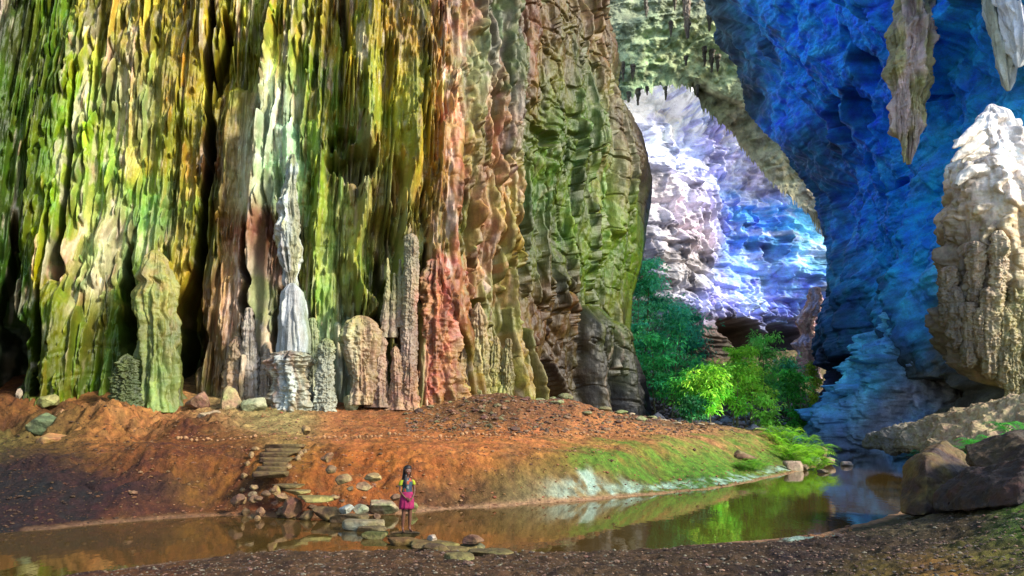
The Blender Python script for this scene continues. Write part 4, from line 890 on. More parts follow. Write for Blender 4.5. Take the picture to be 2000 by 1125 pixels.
body("stalactite", "bright white blade-shaped stalactite near the upper right corner", "stalactite", [(1938, -60, 26), (1948, 0, 22), (1956, 60, 21), (1962, 120, 15), (1968, 160, 7), (1970, 178, 1.5)], 45.0, 51,
     drips=40, lump=.1, flute=.3, nth=160, nz=260, dripL=(.2, .6), col=hang_col((.60, .64, .64), (.46, .46, .34)))
body("stalactite", "wide brilliant white flowstone curtain cut by the upper right corner", "stalactite", [(1985, -80, 50), (1995, 0, 36), (2004, 60, 28), (2002, 100, 16), (1990, 132, 2)], 43.5, 52,
     drips=50, lump=.1, flute=.3, nth=160, nz=260, dripL=(.2, .6), col=hang_col((.85, .85, .90), (.70, .70, .66)))
body("stalactite", "long dark brown stalactite hanging from the arch ceiling top", "stalactite", [(1341, -60, 11), (1342, 0, 9), (1342, 40, 6), (1343, 76, 1.5)], 96.0, 53, nth=60, nz=120, drips=12, lump=.25, flute=.2, col=[(.14, .10, .07), (.22, .16, .10)])
for k, (x, t, b, w_) in enumerate([(1217, 120, 160, 5), (1236, 125, 158, 6), (1262, -30, 35, 7), (1318, -40, 22, 8), (1385, -30, 62, 12), (1300, 168, 196, 4), (1246, 172, 206, 6), (1228, 178, 200, 5), (1264, 168, 186, 4), (1362, 165, 190, 5), (1376, 90, 130, 6), (1390, 95, 142, 7), (1402, 105, 140, 6), (1340, 108, 128, 5), (1310, 40, 72, 5), (1450, 110, 148, 4)]):
    body("stalactite", ["short brown stalactite on the arch, %s" % p for p in ("far left under the upper lip", "second from the left under the upper lip", "at the top left of the arch ceiling", "at the top beside the long dark one", "at the top in the broad dark group",
         "at the rim over the bright far chamber", "thickest at the left end of the rim", "leftmost at the rim beside the left wall", "third along the rim from the left wall", "where the rim bends down to the right", "left one of three in the ceiling middle", "longest of three in the ceiling middle", "right one of three in the ceiling middle", "by itself over the centre of the rim", "between the two upper dark groups", "alone at the right edge of the ceiling")][k],
         "stalactite", [(x, t, w_), (x, (t + b) / 2, w_ * .6), (x, b, 1)], 97.5 if t > 0 else 96, 60 + k, nth=36, nz=60, drips=5, lump=.3, flute=.2, col=[(.07, .045, .02), (.12, .10, .05)], group="small stalactites on the arch")
# rounded rock mass before the right wall, blue skylight painted into its colour
def dome_col(px, py, X, Yv, Z):
    pts = [(1830, 520, .05, .24, .40), (1760, 600, .06, .22, .34), (1720, 680, .05, .22, .36), (1690, 760, .06, .26, .40), (1650, 800, .06, .24, .38), (1800, 600, .10, .22, .28), (1820, 660, .12, .14, .18), (1760, 720, .10, .18, .26), (1820, 740, .13, .12, .12), (1880, 720, .12, .09, .06),
           (1700, 820, .16, .16, .18), (1760, 800, .20, .18, .18), (1780, 840, .08, .22, .36), (1840, 830, .14, .14, .15), (1900, 820, .16, .13, .08), (1660, 850, .08, .11, .15), (1960, 820, .2, .16, .08)]
    return cmap(px, py, pts, 26, (16 * fbm(X * .5, Yv * .5, Z * .5, 3), 16 * fbm(X * .5 + 9, Yv * .5, Z * .5, 3)), 1.0) * np.array([1.6, 1.6, 1.75])
body("rock_mass", "great rounded blue rock mass bulging above the far end of the pool", "rock", [(1866, 470, 10), (1860, 505, 34), (1846, 560, 62), (1830, 620, 92), (1822, 680, 122), (1822, 740, 150), (1826, 800, 186), (1830, 850, 208), (1830, 880, 210)], 58.0, 80,
     drips=60, lump=.10, flute=.08, cauli=.10, nth=520, nz=420, dripL=(.03, .12), grit=1.0, col=dome_col, mat=M_BLUE, depth=.55)
body("rock_pillar", "slim peach-coloured rock pillar behind the bushes beside the blue wall", "rock pillar", [(1592, 560, 8), (1588, 600, 14), (1574, 630, 15), (1578, 655, 12), (1572, 672, 19), (1578, 700, 15), (1578, 740, 20)], 98.0, 81,
     drips=20, lump=.25, flute=.12, cauli=.1, col=[(.62, .38, .30), (.50, .28, .22), (.56, .50, .66)])

# ------------------------------------------------------------------ loose rocks
def ico(sub):
    bm = bmesh.new(); bmesh.ops.create_icosphere(bm, subdivisions=sub, radius=1)
    V = np.array([v.co[:] for v in bm.verts]); Fc = np.array([[v.index for v in f.verts] for f in bm.faces]); bm.free(); return V, Fc
ICO = {k: ico(k) for k in (1, 2, 3, 4, 5)}
def rock_np(seed, size, sub=4, cuts=9, box=0.0, noise=0.06, cmin=.55, flat_top=False):
    """an angular stone: a ball squared off, cut by random planes and roughened"""
    r = np.random.RandomState(seed); V, Fc = ICO[sub]; V = V.copy()
    if box: V = V / (np.abs(V) ** (1 / (1 - box * .9)) ).sum(1, keepdims=True) ** (1 - box * .9)
    for _ in range(cuts):
        n = r.randn(3); n /= np.linalg.norm(n); d = r.uniform(cmin, .92)
        k = V @ n; V = V - np.maximum(k - d, 0)[:, None] * n
    if flat_top: V[:, 2] = np.minimum(V[:, 2], .55)
    o = seed * 1.7 % 97
    N = V / (np.linalg.norm(V, axis=1, keepdims=True) + 1e-9)
    V = V + N * (noise * fbm(V[:, 0] * 2.2 + o, V[:, 1] * 2.2, V[:, 2] * 2.2, 4) + noise * .5 * fbm(V[:, 0] * 7 + o, V[:, 1] * 7, V[:, 2] * 7, 3))[:, None]
    V = V - (V.max(0) + V.min(0)) / 2; V = V / (V.max(0) - V.min(0)) * np.array(size)
    V[:, 2] += size[2] / 2
    return V, Fc
def rock_cols(V, cs, seed, top=None):
    cs = np.array(cs, float); o = seed * .9 % 50
    w = np.clip(fbm(V[:, 0] * 2.2 + o, V[:, 1] * 2.2, V[:, 2] * 2.2, 4) * .8 + .5, 0, .999) * (len(cs) - 1) if len(cs) > 1 else np.zeros(len(V))
    i = w.astype(int); f = (w - i)[:, None]; C = cs[i] * (1 - f) + cs[np.minimum(i + 1, len(cs) - 1)] * f
    if top is not None:
        z = (V[:, 2] - V[:, 2].min()) / (np.ptp(V[:, 2]) + 1e-9); m = (sstep(.65, .9, z + .25 * fbm(V[:, 0] * 4, V[:, 1] * 4, o, 3)) * .8)[:, None]
        C = C * (1 - m) + m * np.array(top)
    C = (C / .5) ** 1.2 * .5 * .56
    return C * (1 + .25 * fbm(V[:, 0] * 9 + o, V[:, 1] * 9, V[:, 2] * 9, 3))[:, None]
def rock(name, label, cat, pl, pr, pt, pb, zb, cs, seed, slab=False, group=None, deep=None, top=None, parent=None, rotz=0.0, sub=4, th=None, tilt=0.0, box=None, cuts=9, Y=None, mat=None):
    """a stone that fills the picture box (pl..pr, pt..pb) with its foot at height zb"""
    fixed = Y is not None
    Y = Y or max(7.0, Yat(pb, zb)); m = Y / F; w = (pr - pl) * m; c = (pl + pr) / 2
    D = deep if deep else (w * .5 if slab else w * .9)
    for _ in range(7):
        gz_ = float(ground_z(np.array([(c - CX) / F / CP * (Y + D * .2)]), np.array([Y + D * .2]))[0]); zz_ = max(zb if gz_ < .03 else -9, gz_ - .03)
        if label and cat in ("stepping stone", "rock") and not fixed: zb_ = zz_; Y = .5 * Y + .5 * min(60., max(7.0, Yat(pb, zb_))); zb = zb_ if _ > 4 else zb
    m = Y / F; w = (pr - pl) * m
    if th is None:
        persp = D * (CAMZ - zb) / (Y * Y) * F
        th = max((pb - pt) * m - persp * m * (0.7 if slab else .35), .12 if slab else (pb - pt) * m * .6)
    V, Fc = rock_np(seed, (w, D, th), sub, 9 if slab else cuts + 4, (.7 if slab else .35) if box is None else box, .05 if slab else .06, .5 if slab else .42, slab)
    C = rock_cols(V * 1.0 / max(w, .05) * 1.2, cs, seed, top)
    if rotz or tilt:
        ca, sa = math.cos(rotz), math.sin(rotz); V = np.stack([V[:, 0] * ca - V[:, 1] * sa, V[:, 0] * sa + V[:, 1] * ca, V[:, 2] + tilt * V[:, 0]], 1)
    p = P(c, 815, Y + D / 2 * (1 if slab else .8))
    me = mesh_np(name, V, Fc, C)
    o = add(name, me, mat or M_ROCK, parent, label, cat, group)
    o.location = (float(p[0]), float(p[1]), float(zb) - .02)
    return o
OR_, GYS, MOS, DKR_ = (.42, .24, .09), (.36, .34, .26), (.26, .28, .08), (.16, .09, .05)
G1 = "flat stones of the crossing through the stream"
sl = [("dark flat stone under the girl's bare feet", 764, 828, 1036, 1052, .06, [(.14, .09, .04), (.24, .18, .06)], 0),
      ("orange flat stone in front of the dark stone the girl stands on", 764, 838, 1048, 1071, -.04, [(.34, .20, .06), (.22, .15, .05)], 0),
      ("long thin slab right of the girl with a pale chip behind it", 806, 902, 1056, 1072, .02, [(.34, .24, .08), (.24, .20, .08)], 0),
      ("wedge slab between the brown lump and the near shore", 868, 934, 1065, 1083, .0, [(.34, .26, .10), (.20, .14, .06)], 0),
      ("grey-green stone under the brown lump", 902, 950, 1061, 1082, -.03, [(.24, .24, .12), (.30, .26, .12)], 0),
      ("broad dark slab left of the wedge slab", 826, 884, 1066, 1092, -.03, [(.20, .13, .06), (.28, .20, .07)], 0),
      ("yellowish angular block nearest to the viewer", 872, 930, 1080, 1105, .0, [(.34, .28, .10), (.22, .22, .08)], 0),
      ("rightmost long low slab lying on the near shore", 914, 1004, 1079, 1099, .0, [(.24, .20, .07), (.34, .24, .10)], 0),
      ("mossy slab left of the girl's stone", 715, 766, 1037, 1057, -.03, [(.22, .24, .06), (.30, .24, .10)], 0),
      ("thick pale grey slab in mid crossing with a dark front", 678, 758, 1013, 1040, -.03, [(.44, .36, .20), (.40, .40, .30)], 0),
      ("dark lower slab leaning on the thick pale grey one", 706, 762, 1026, 1044, -.05, [(.20, .15, .07), (.30, .22, .09)], 0),
      ("dark brown slab under the white pointed rock", 653, 732, 1002, 1026, -.03, [(.26, .18, .08), (.36, .26, .12)], 0),
      ("square-fronted slab left of the white pointed rock", 618, 678, 989, 1017, .02, [(.34, .22, .09), (.24, .15, .07)], 0),
      ("long ochre slab at the foot of the bank behind the crossing", 588, 660, 966, 982, .42, [(.40, .34, .12), (.44, .32, .12)], 0),
      ("narrow ochre slab just above the long ochre slab", 564, 614, 955, 967, .58, [(.44, .34, .14), (.34, .26, .10)], 0),
      ("dull brown slab between the foot of the steps and the narrow ochre slab", 540, 600, 943, 955, .7, [(.30, .22, .09), (.24, .16, .07)], 0)]
for k, (lab, a, b, t, bt, zb, cs, rz) in enumerate(sl):
    rock("stepping_stone", lab, "stepping stone", a, b, t, bt, zb, cs, 100 + k, True, G1, rotz=(k % 5 - 2) * .07, top=tuple(min(.7, v * .62) for v in cs[0]))
G2 = "loose rocks beside the crossing and the steps"
lr = [("small pale chip at the right end of the girl's stones", 838, 858, 1043, 1058, .10, [(.62, .50, .40), (.44, .36, .24)]),
      ("dark red-brown lump sitting on the grey-green stone", 908, 948, 1044, 1064, .16, [(.20, .10, .05), (.30, .17, .10)]),
      ("white pointed rock gleaming in mid crossing", 672, 698, 984, 1005, .17, [(.66, .70, .64), (.50, .50, .40)]),
      ("grey-green rock right of the white pointed rock", 694, 728, 984, 1006, .15, [(.34, .38, .24), (.44, .40, .28)]),
      ("large pale green-topped boulder behind the girl's skirt", 728, 785, 976, 1009, -.02, [(.36, .36, .18), (.46, .38, .24), (.26, .16, .08)]),
      ("green-edged rock just right of the girl's skirt", 802, 820, 978, 1003, -.02, [(.34, .44, .14), (.30, .22, .10)]),
      ("cube-like brown rock standing at the water's edge", 596, 622, 996, 1018, -.02, [(.34, .20, .09), (.26, .18, .08)]),
      ("big round orange boulder at the left end of the rocks", 493, 531, 962, 997, .10, [(.44, .24, .12), (.34, .17, .08)]),
      ("brown boulder right of the big round orange one", 529, 566, 972, 998, .12, [(.26, .14, .07), (.38, .23, .12)]),
      ("tall brown boulder left of the cube-like rock", 564, 599, 971, 1012, .02, [(.30, .17, .08), (.22, .12, .06)]),
      ("yellow-sided rock above the two brown boulders", 538, 558, 947, 970, .55, [(.42, .34, .10), (.30, .18, .08)]),
      ("bluish rock at the bank edge behind the crossing", 664, 682, 939, 958, .55, [(.30, .36, .36), (.26, .26, .22)]),
      ("tan rock right of the bluish rock", 681, 716, 947, 967, .45, [(.50, .36, .16), (.38, .26, .12)]),
      ("light tan rock cluster top right of the crossing", 716, 748, 947, 965, .42, [(.54, .40, .20), (.38, .26, .12)]),
      ("angular tan rock below the bluish rock", 664, 692, 959, 981, .33, [(.46, .34, .16), (.30, .20, .10)]),
      ("wide brown rock above the pale green-topped boulder", 700, 735, 965, 985, .25, [(.30, .19, .10), (.42, .30, .16)]),
      ("orange-white rock touching the pale green-topped boulder", 727, 753, 964, 985, .22, [(.56, .44, .28), (.40, .28, .14)]),
      ("dark brown rock half sunk in the shadow at far left of the rocks", 462, 490, 964, 990, .25, [(.18, .10, .06), (.26, .15, .08)]),
      ("small brown rock under the big round orange boulder", 512, 530, 990, 1011, .02, [(.26, .15, .08), (.36, .22, .12)]),
      ("flat tan stone beside the right edge of the steps", 590, 608, 896, 914, 1.1, [(.48, .34, .14), (.36, .22, .10)]),
      ("small red-brown rock above the long ochre slab", 630, 655, 940, 960, .6, [(.30, .16, .08), (.40, .24, .12)]),
      ("small grey-brown rock between the two ochre slabs and the tan rocks", 640, 664, 951, 968, .5, [(.28, .18, .10), (.36, .24, .12)]),
      ("pinkish rock between the slabs and the brown boulders", 545, 574, 962, 980, .42, [(.40, .26, .14), (.28, .17, .08)]),
      ("low stone wedged in front of the tall brown boulder", 553, 580, 990, 1010, .0, [(.30, .19, .09), (.22, .13, .06)])]
for k, (lab, a, b, t, bt, zb, cs) in enumerate(lr):
    rock("rock", lab, "rock", a, b, t, bt, zb, cs, 140 + k, False, G2, rotz=(k % 7 - 3) * .12, box=.2 if "round" in lab else .4, cuts=5 if "round" in lab else 10)
rq = random.Random(12)
for k in range(30):
    a = rq.uniform(470, 770); w_ = rq.uniform(10, 22); pb_ = (972 + (a - 470) * .08 + rq.uniform(-14, 24)); h_ = w_ * rq.uniform(.55, .9)
    rock("rubble_rock", "small brown rock in the heap between the boulders and the crossing", "rock", a, a + w_, pb_ - h_, pb_, max(-.03, (1000 - pb_) * .011), [rq.choice([(.30, .18, .09), (.24, .14, .08), (.40, .28, .14), (.34, .30, .18)]), (.22, .14, .07)], 2000 + k, False, "small rocks heaped beside the crossing", rotz=rq.uniform(0, 3), sub=3)
# pebbly rubble filling the gaps under the crossing
def scatter(name, spots, sizes, cs, seed, mat, label=None, flat=.6, subs=1, **kw):
    r = np.random.RandomState(seed); VV = []; FF = []; CC = []; n = 0
    tmpl = [rock_np(900 + i, (1, 1, flat), subs, 4, .2, .08, .6) for i in range(10)]
    cs = np.array(cs, float)
    for i, (x, y, z) in enumerate(spots):
        V, Fc = tmpl[r.randint(10)]; s = sizes[i]; a = r.uniform(0, 6.28); ca, sa = math.cos(a), math.sin(a)
        W_ = V * (s * np.array([r.uniform(.7, 1.3), r.uniform(.7, 1.3), r.uniform(.6, 1.2)])); W_ = np.stack([W_[:, 0] * ca - W_[:, 1] * sa, W_[:, 0] * sa + W_[:, 1] * ca, W_[:, 2]], 1) + (x, y, z - s * flat * .3)
        VV.append(W_); FF.append(Fc + n); n += len(V); CC.append(np.repeat(cs[i][None] if len(cs) == len(spots) else cs[r.randint(len(cs))][None] * r.uniform(.6, 1.3), len(V), 0))
    me = mesh_np(name, np.concatenate(VV), np.concatenate(FF), np.concatenate(CC), smooth=False)
    return add(name, me, mat, label=label, **kw)
def ground_pts(n, box, seed, keep=lambda px, py, d: True, by_px=True):
    """random ground points whose picture position lies in box (px0, px1, Y0, Y1)"""
    r = np.random.RandomState(seed); Yv = np.exp(r.uniform(math.log(box[2]), math.log(box[3]), n)); px = r.uniform(box[0], box[1], n)
    a = (px - CX) / F / CP; x = a * Yv; z = ground_z(x, Yv); d = shore_d(x, Yv); ppx, ppy = proj(x, Yv, z)
    m = (d > .06) & keep(ppx, ppy, d)
    return np.stack([x[m], Yv[m], z[m]], 1)
rr = np.random.RandomState(4)
g = ground_pts(15000, (-50, 2050, 7.5, 15.5), 1, lambda px, py, d: py > 985)
scatter("gravel", g, rr.gamma(2, .010, len(g)) + .008, [(.12, .065, .04), (.07, .04, .025), (.17, .10, .06), (.09, .06, .04), (.14, .12, .08)], 2, M_ROCK, "small brown gravel on the near bank", kind="stuff", cat="gravel")
g = ground_pts(34000, (-50, 1620, 15.5, 46), 5, lambda px, py, d: (py > 775) & ((np.abs(py - 866) > 5) | (px < 300)))
scatter("gravel", g, rr.gamma(1.5, .020, len(g)) + .012, np.array([(.20, .08, .025), (.14, .055, .02), (.24, .10, .035), (.09, .04, .02), (.16, .08, .035), (.28, .15, .07)])[rr.randint(0, 6, len(g))] * (1 - .72 * sstep(470, 150, CX + F * g[:, 0] / g[:, 1]))[:, None], 3, M_ROCK, "orange gravel and crumbs of earth on the far bank", kind="stuff", cat="gravel")  # gravel takes the same painted dimness to the left
g = ground_pts(5200, (800, 1420, 27, 46), 6, lambda px, py, d: (py > 770) & (py < 846 + 0 * px) & (py > 765 + np.maximum(px - 1050, 0) * .2))
scatter("rubble", g, rr.gamma(1.8, .045, len(g)) + .04, [(.15, .07, .035), (.10, .05, .03), (.22, .13, .07), (.13, .11, .05), (.07, .04, .025)], 8, M_ROCK, "broken rubble on the mound", kind="stuff", cat="rubble", subs=1)
g = ground_pts(4200, (1230, 1700, 50, 100), 7, lambda px, py, d: py > 600)
scatter("rubble", g, rr.gamma(2, .16, len(g)) + .1, [(.30, .22, .20), (.20, .16, .16), (.50, .44, .42), (.14, .12, .12), (.26, .30, .36)], 9, M_ROCK, "fallen rubble under the trees", kind="stuff", cat="rubble", subs=2)

# greenish blocks along the crest of the mound
def on_ground(px, Yv):
    x = (px - CX) / F / CP * Yv; return x, Yv, float(ground_z(np.array([x]), np.array([Yv]))[0])
crest = [(1010, 36, 24, .22), (1030, 37, 20, .2), (1052, 36.5, 26, .3), (1078, 37, 22, .2), (1100, 37, 40, .42), (1085, 34.5, 30, .25), (1140, 33.5, 26, .24), (1175, 37, 28, .3), (1170, 40, 22, .3), (1205, 38.5, 32, .3), (1243, 36.5, 26, .34), (1265, 41, 24, .25), (1285, 42, 30, .3), (1225, 40.5, 20, .2), (1352, 43, 22, .2), (1376, 44, 18, .18), (1465, 44, 30, .25), (1310, 40, 22, .22)]
for k, (px, Yv, w_, h) in enumerate(crest):
    x, y, z = on_ground(px, Yv); V, Fc = rock_np(300 + k, (w_ * Yv / F, w_ * Yv / F * .8, h), 3, 10, .3, .06, .5)
    cs = [(.30, .36, .14), (.40, .40, .22), (.24, .20, .10)] if k < 12 else [(.52, .40, .26), (.60, .50, .36), (.34, .24, .16)]
    o = add("block", mesh_np("block", V, Fc, rock_cols(V * 3, cs, k)), M_ROCK, None,
            "%s block %s" % (["mossy green", "pale green", "dull green", "squarish green", "flat-topped green"][k % 5] if k < 12 else "tan",
              ["first from the left on the crest of the mound", "second from the left on the crest of the mound", "third from the left on the crest of the mound", "fourth from the left on the crest", "biggest and most pointed on the crest", "just below the biggest pointed block on the crest",
               "standing alone halfway down the mound slope", "before the dark foot of the left wall", "behind another beside the dark foot of the left wall", "at the right of the dark wall foot", "lowest of those near the dark wall foot", "right of the dark wall foot", "where the mound runs out to the right", "wedged between two others at the dark wall foot",
               "on the far rim of the point left of the trees", "on the far rim under the bushes", "at the far rim nearest the fern clump", "lower on the slope right of the dark wall foot"][k]), "rock", "blocks along the crest of the mound")
    o.location = (x, y, z - .05); o.rotation_euler = (0, 0, k * 1.3)
x, y, z = on_ground(1447, 33.5)
rock("boulder", "brown flat-topped boulder at the point among ferns", "boulder", 1424, 1472, 856, 883, z - .05, [(.32, .18, .10), (.22, .14, .08)], 330, Y=33.3, top=(.44, .34, .18))
for k, (a, b, t, bt, zb, lab, cs) in enumerate([(1523, 1560, 900, 922, -.03, "pale flat stone on the green shore of the point", [(.56, .46, .32), (.40, .30, .20)]),
        (1556, 1572, 906, 920, -.03, "small tan stone on the green shore of the point", [(.46, .36, .22)]), (1586, 1612, 872, 900, .0, "long pink-tan rock slanting into the pool at the tip of the point", [(.52, .38, .26), (.38, .26, .18)]),
        (1600, 1622, 893, 911, -.03, "tan rock at the tip of the point in the pool", [(.50, .38, .26), (.36, .26, .18)]), (1588, 1610, 916, 926, -.04, "low dark stone at the waterline of the point", [(.20, .16, .10)]),
        (1634, 1658, 901, 912, -.04, "lone pale stone in the pool off the point", [(.66, .54, .46), (.44, .36, .28)]), (1662, 1680, 873, 880, -.04, "small dark stone far out in the pool", [(.24, .20, .16)])]):
    rock("shore_rock", lab, "rock", a, b, t, bt, zb, cs, 340 + k, slab=(k in (0, 5)), sub=3)
# stones edging the footpath
V, Fc = rock_np(400, (.16, .12, .12), 2, 6, .3, .06); me = mesh_np("edging_stone", V, Fc, rock_cols(V * 6, [(.56, .34, .16), (.40, .24, .12)], 3)); me.materials.append(M_ROCK)
protoE = None; R_ = random.Random(9)
line = [(372, 23.6), (440, 23.8), (500, 24.0), (620, 24.1), (700, 24.6), (800, 25.0), (900, 25.8), (1000, 27.0), (1100, 28.3), (1200, 30.2), (1330, 33.5)]
pxs = 372.0
while pxs < 1335:
    Yv = float(np.interp(pxs, [q[0] for q in line], [q[1] for q in line])) + R_.gauss(0, .04); x, y, z = on_ground(pxs, Yv)
    if not (520 < pxs < 600):
        o = bpy.data.objects.new("edging_stone", me) if protoE is None else protoE.copy()
        if protoE is None: protoE = o
        COL.objects.link(o); o.location = (x, y, z - .03); o.rotation_euler = (R_.uniform(-.3, .3), R_.uniform(-.3, .3), R_.uniform(0, 6)); s_ = R_.uniform(.55, 1.25); o.scale = (s_, s_, s_ * R_.uniform(.8, 1.4))
        o["label"] = "small tan stone in the row edging the path across the bank"; o["category"] = "edging stone"; o["group"] = "stones edging the footpath"
    pxs += R_.uniform(6.5, 12)
# the flight of steps
st_org = on_ground(560, 19.3)
STA = empty("stone_staircase", st_org, "worn flight of stone steps with rock edging cut into the orange bank", "stairs")
treads = [(533, 609, 868, 21.9), (535, 602, 876, 21.5), (525, 596, 884, 21.1), (525, 588, 894, 20.65), (533, 578, 903, 20.25), (519, 577, 912, 19.85), (515, 580, 922, 19.4)]
for k, (a, b, py, Yv) in enumerate(treads):
    z = CAMZ + float(ae(1000, py)[1]) * Yv; w_ = (b - a) * Yv / F; x = ((a + b) / 2 - CX) / F / CP * Yv
    V, Fc = rock_np(500 + k, (w_, .50, .17), 4, 3, .88, .025, .8, True)
    o = add("step", mesh_np("step", V, Fc, rock_cols(V * 2, [(.20, .12, .05), (.13, .08, .03)], k, top=(.24, .16, .06))), M_ROCK, STA); o.location = Vector((x, Yv + .2, z - .17)) - STA.location  # lighter top colour paints the light on the treads
x, y, z = on_ground(568, 18.9)
rock("slab", "pale yellowish slab at the bottom of the stone steps", "slab", 549, 590, 930, 944, z - .04, [(.52, .46, .22), (.44, .34, .14)], 520, True, Y=18.9)
for k, (px, py, Yv) in enumerate([(520, 876, 21.6), (513, 884, 21.2), (507, 892, 20.8), (503, 901, 20.4), (503, 910, 20), (505, 920, 19.6), (511, 930, 19.2), (521, 938, 18.9), (533, 944, 18.7), (612, 874, 21.6), (606, 882, 21.3), (600, 890, 20.9), (584, 906, 20.2), (582, 916, 19.8), (588, 926, 19.4), (596, 936, 19)]):
    x, y, z = on_ground(px, Yv); V, Fc = rock_np(530 + k, (R_.uniform(.15, .28), R_.uniform(.15, .25), R_.uniform(.14, .24)), 3, 8, .3, .07, .55)
    o = add("rim_stone", mesh_np("rim_stone", V, Fc, rock_cols(V * 4, [(.44, .30, .14), (.30, .19, .09)], k)), M_ROCK, STA); o.location = Vector((x, y, z - .04)) - STA.location

# big boulders on the right bank
def hull_rock(name, label, cat, pts, cs, seed, sub=5, noise=.06, colfn=None, mat=None):
    p3 = np.array([P(*q) for q in pts]); bm = bmesh.new()
    for q in p3: bm.verts.new(q.tolist())
    bmesh.ops.convex_hull(bm, input=bm.verts); 
    loose = [v for v in bm.verts if not v.link_faces]; bmesh.ops.delete(bm, geom=loose, context='VERTS')
    bmesh.ops.bevel(bm, geom=bm.edges[:], offset=.02, segments=1, affect='EDGES', profile=.5)
    bmesh.ops.triangulate(bm, faces=bm.faces[:])
    for _ in range(sub):
        le = [e for e in bm.edges if e.calc_length() > (.06 if np.ptp(p3[:, 0]) < 4 else .16)]
        if not le or len(bm.verts) > 90000: break
        bmesh.ops.subdivide_edges(bm, edges=le, cuts=1, use_grid_fill=False); bmesh.ops.triangulate(bm, faces=bm.faces[:])
    bm.normal_update()
    V = np.array([v.co[:] for v in bm.verts]); N = np.array([v.normal[:] for v in bm.verts]); Fc = np.array([[v.index for v in f.verts] for f in bm.faces]); bm.free()
    o = seed * 2.3
    str_ = ridge(V[:, 0] * 1.4 + V[:, 2] * .9 + o, V[:, 1] * 1.4, (V[:, 2] * 3 - V[:, 0] * 1.6), 4)
    V = V + N * (noise * 1.4 * fbm(V[:, 0] * 1.3 + o, V[:, 1] * 1.3, V[:, 2] * 1.3, 4) + noise * .9 * str_ + noise * .35 * fbm(V[:, 0] * 7 + o, V[:, 1] * 7, V[:, 2] * 7, 3))[:, None]
    px, py = proj(V[:, 0], V[:, 1], V[:, 2])
    C = rock_cols(V, cs, seed) if colfn is None else colfn(V, px, py)
    org = p3.mean(0); org[2] = p3[:, 2].min()
    return add(name, mesh_np(name, V, Fc, C, smooth=False), mat or M_ROCK, None, label, cat, origin=org)
hull_rock("boulder", "tall wedge-shaped boulder with dark left face and ridged yellow top", "boulder",
    [(1808, 876, 18.0), (1846, 860, 18.4), (1880, 882, 18.2), (1897, 915, 17.6), (1770, 905, 17.6), (1758, 945, 17.2), (1760, 1000, 16.4), (1786, 1008, 15.9), (1806, 1006, 15.7), (1812, 960, 15.9), (1806, 900, 16.4), (1860, 975, 16.0), (1895, 935, 16.4), (1870, 1005, 16.4), (1780, 1000, 18.2), (1880, 990, 18.6)],
    [(.09, .05, .03), (.20, .13, .04), (.24, .17, .05)], 600, noise=.045)
hull_rock("boulder", "tilted brown slab-like boulder behind the wedge-shaped one at the right", "boulder",
    [(1888, 872, 15.6), (1972, 848, 15.0), (2010, 870, 14.0), (2030, 905, 13.6), (1905, 912, 14.6), (1893, 890, 15.0), (1990, 846, 16.5), (2060, 850, 16), (1890, 900, 16.6), (1960, 930, 14.2), (2050, 940, 14.5)],
    [(.06, .035, .018), (.12, .08, .03), (.09, .06, .025)], 601)
hull_rock("boulder", "low dark rounded boulder in front of the tilted slab at the right edge", "boulder",
    [(1832, 955, 14.6), (1880, 925, 14.6), (1930, 912, 13.8), (2000, 895, 13.0), (2080, 900, 12.6), (2100, 960, 12.0), (1990, 985, 11.9), (1935, 990, 12.5), (1850, 1000, 13.8), (1826, 992, 14.4), (1860, 1002, 14.8), (1930, 960, 12.9)],
    [(.07, .03, .015), (.05, .035, .025), (.10, .045, .02)], 602)
# tan ledge under the giant stalagmite
def ledge_col(V, px, py):
    return cmap(px, py, [(1720, 850, .10, .10, .10), (1780, 830, .22, .18, .11), (1850, 830, .34, .24, .12), (1920, 810, .42, .30, .15), (1990, 790, .46, .34, .18), (1980, 840, .14, .12, .07), (1850, 870, .18, .13, .07)], 34) * (1 + .35 * fbm(V[:, 0] * .8, V[:, 1] * .8, V[:, 2] * 1.5, 4))[:, None]
hull_rock("rock_ledge", "long tan rock ledge under the giant stalagmite above the ferns", "rock ledge",
    [(1690, 872, 39), (1700, 850, 39), (1760, 838, 37), (1830, 822, 35), (1880, 815, 34), (1990, 772, 32), (2100, 745, 31), (2110, 850, 30), (1990, 862, 30), (1860, 880, 32), (1760, 885, 36), (1900, 830, 44), (2100, 780, 42), (1700, 860, 46)],
    None, 603, sub=7, noise=.16, colfn=ledge_col)
hull_rock("driftwood", "dark broken piece of wood lying on the near bank", "wood", [(1628, 1042, 14.2), (1640, 1040, 14.2), (1664, 1050, 13.9), (1660, 1054, 13.7), (1640, 1049, 13.8), (1630, 1046, 14.0), (1650, 1054, 13.9)], [(.07, .04, .03), (.14, .09, .06)], 604, noise=.01)
hull_rock("rock_spike", "dark hollow earth mound with a pointed top on the left bank", "rock", [(320, 825, 27.0), (300, 848, 26.6), (296, 868, 26.0), (335, 868, 25.6), (350, 865, 26.2), (338, 845, 26.6), (312, 870, 25.8), (330, 850, 27.8)], [(.24, .12, .07), (.34, .19, .10)], 605, noise=.05)
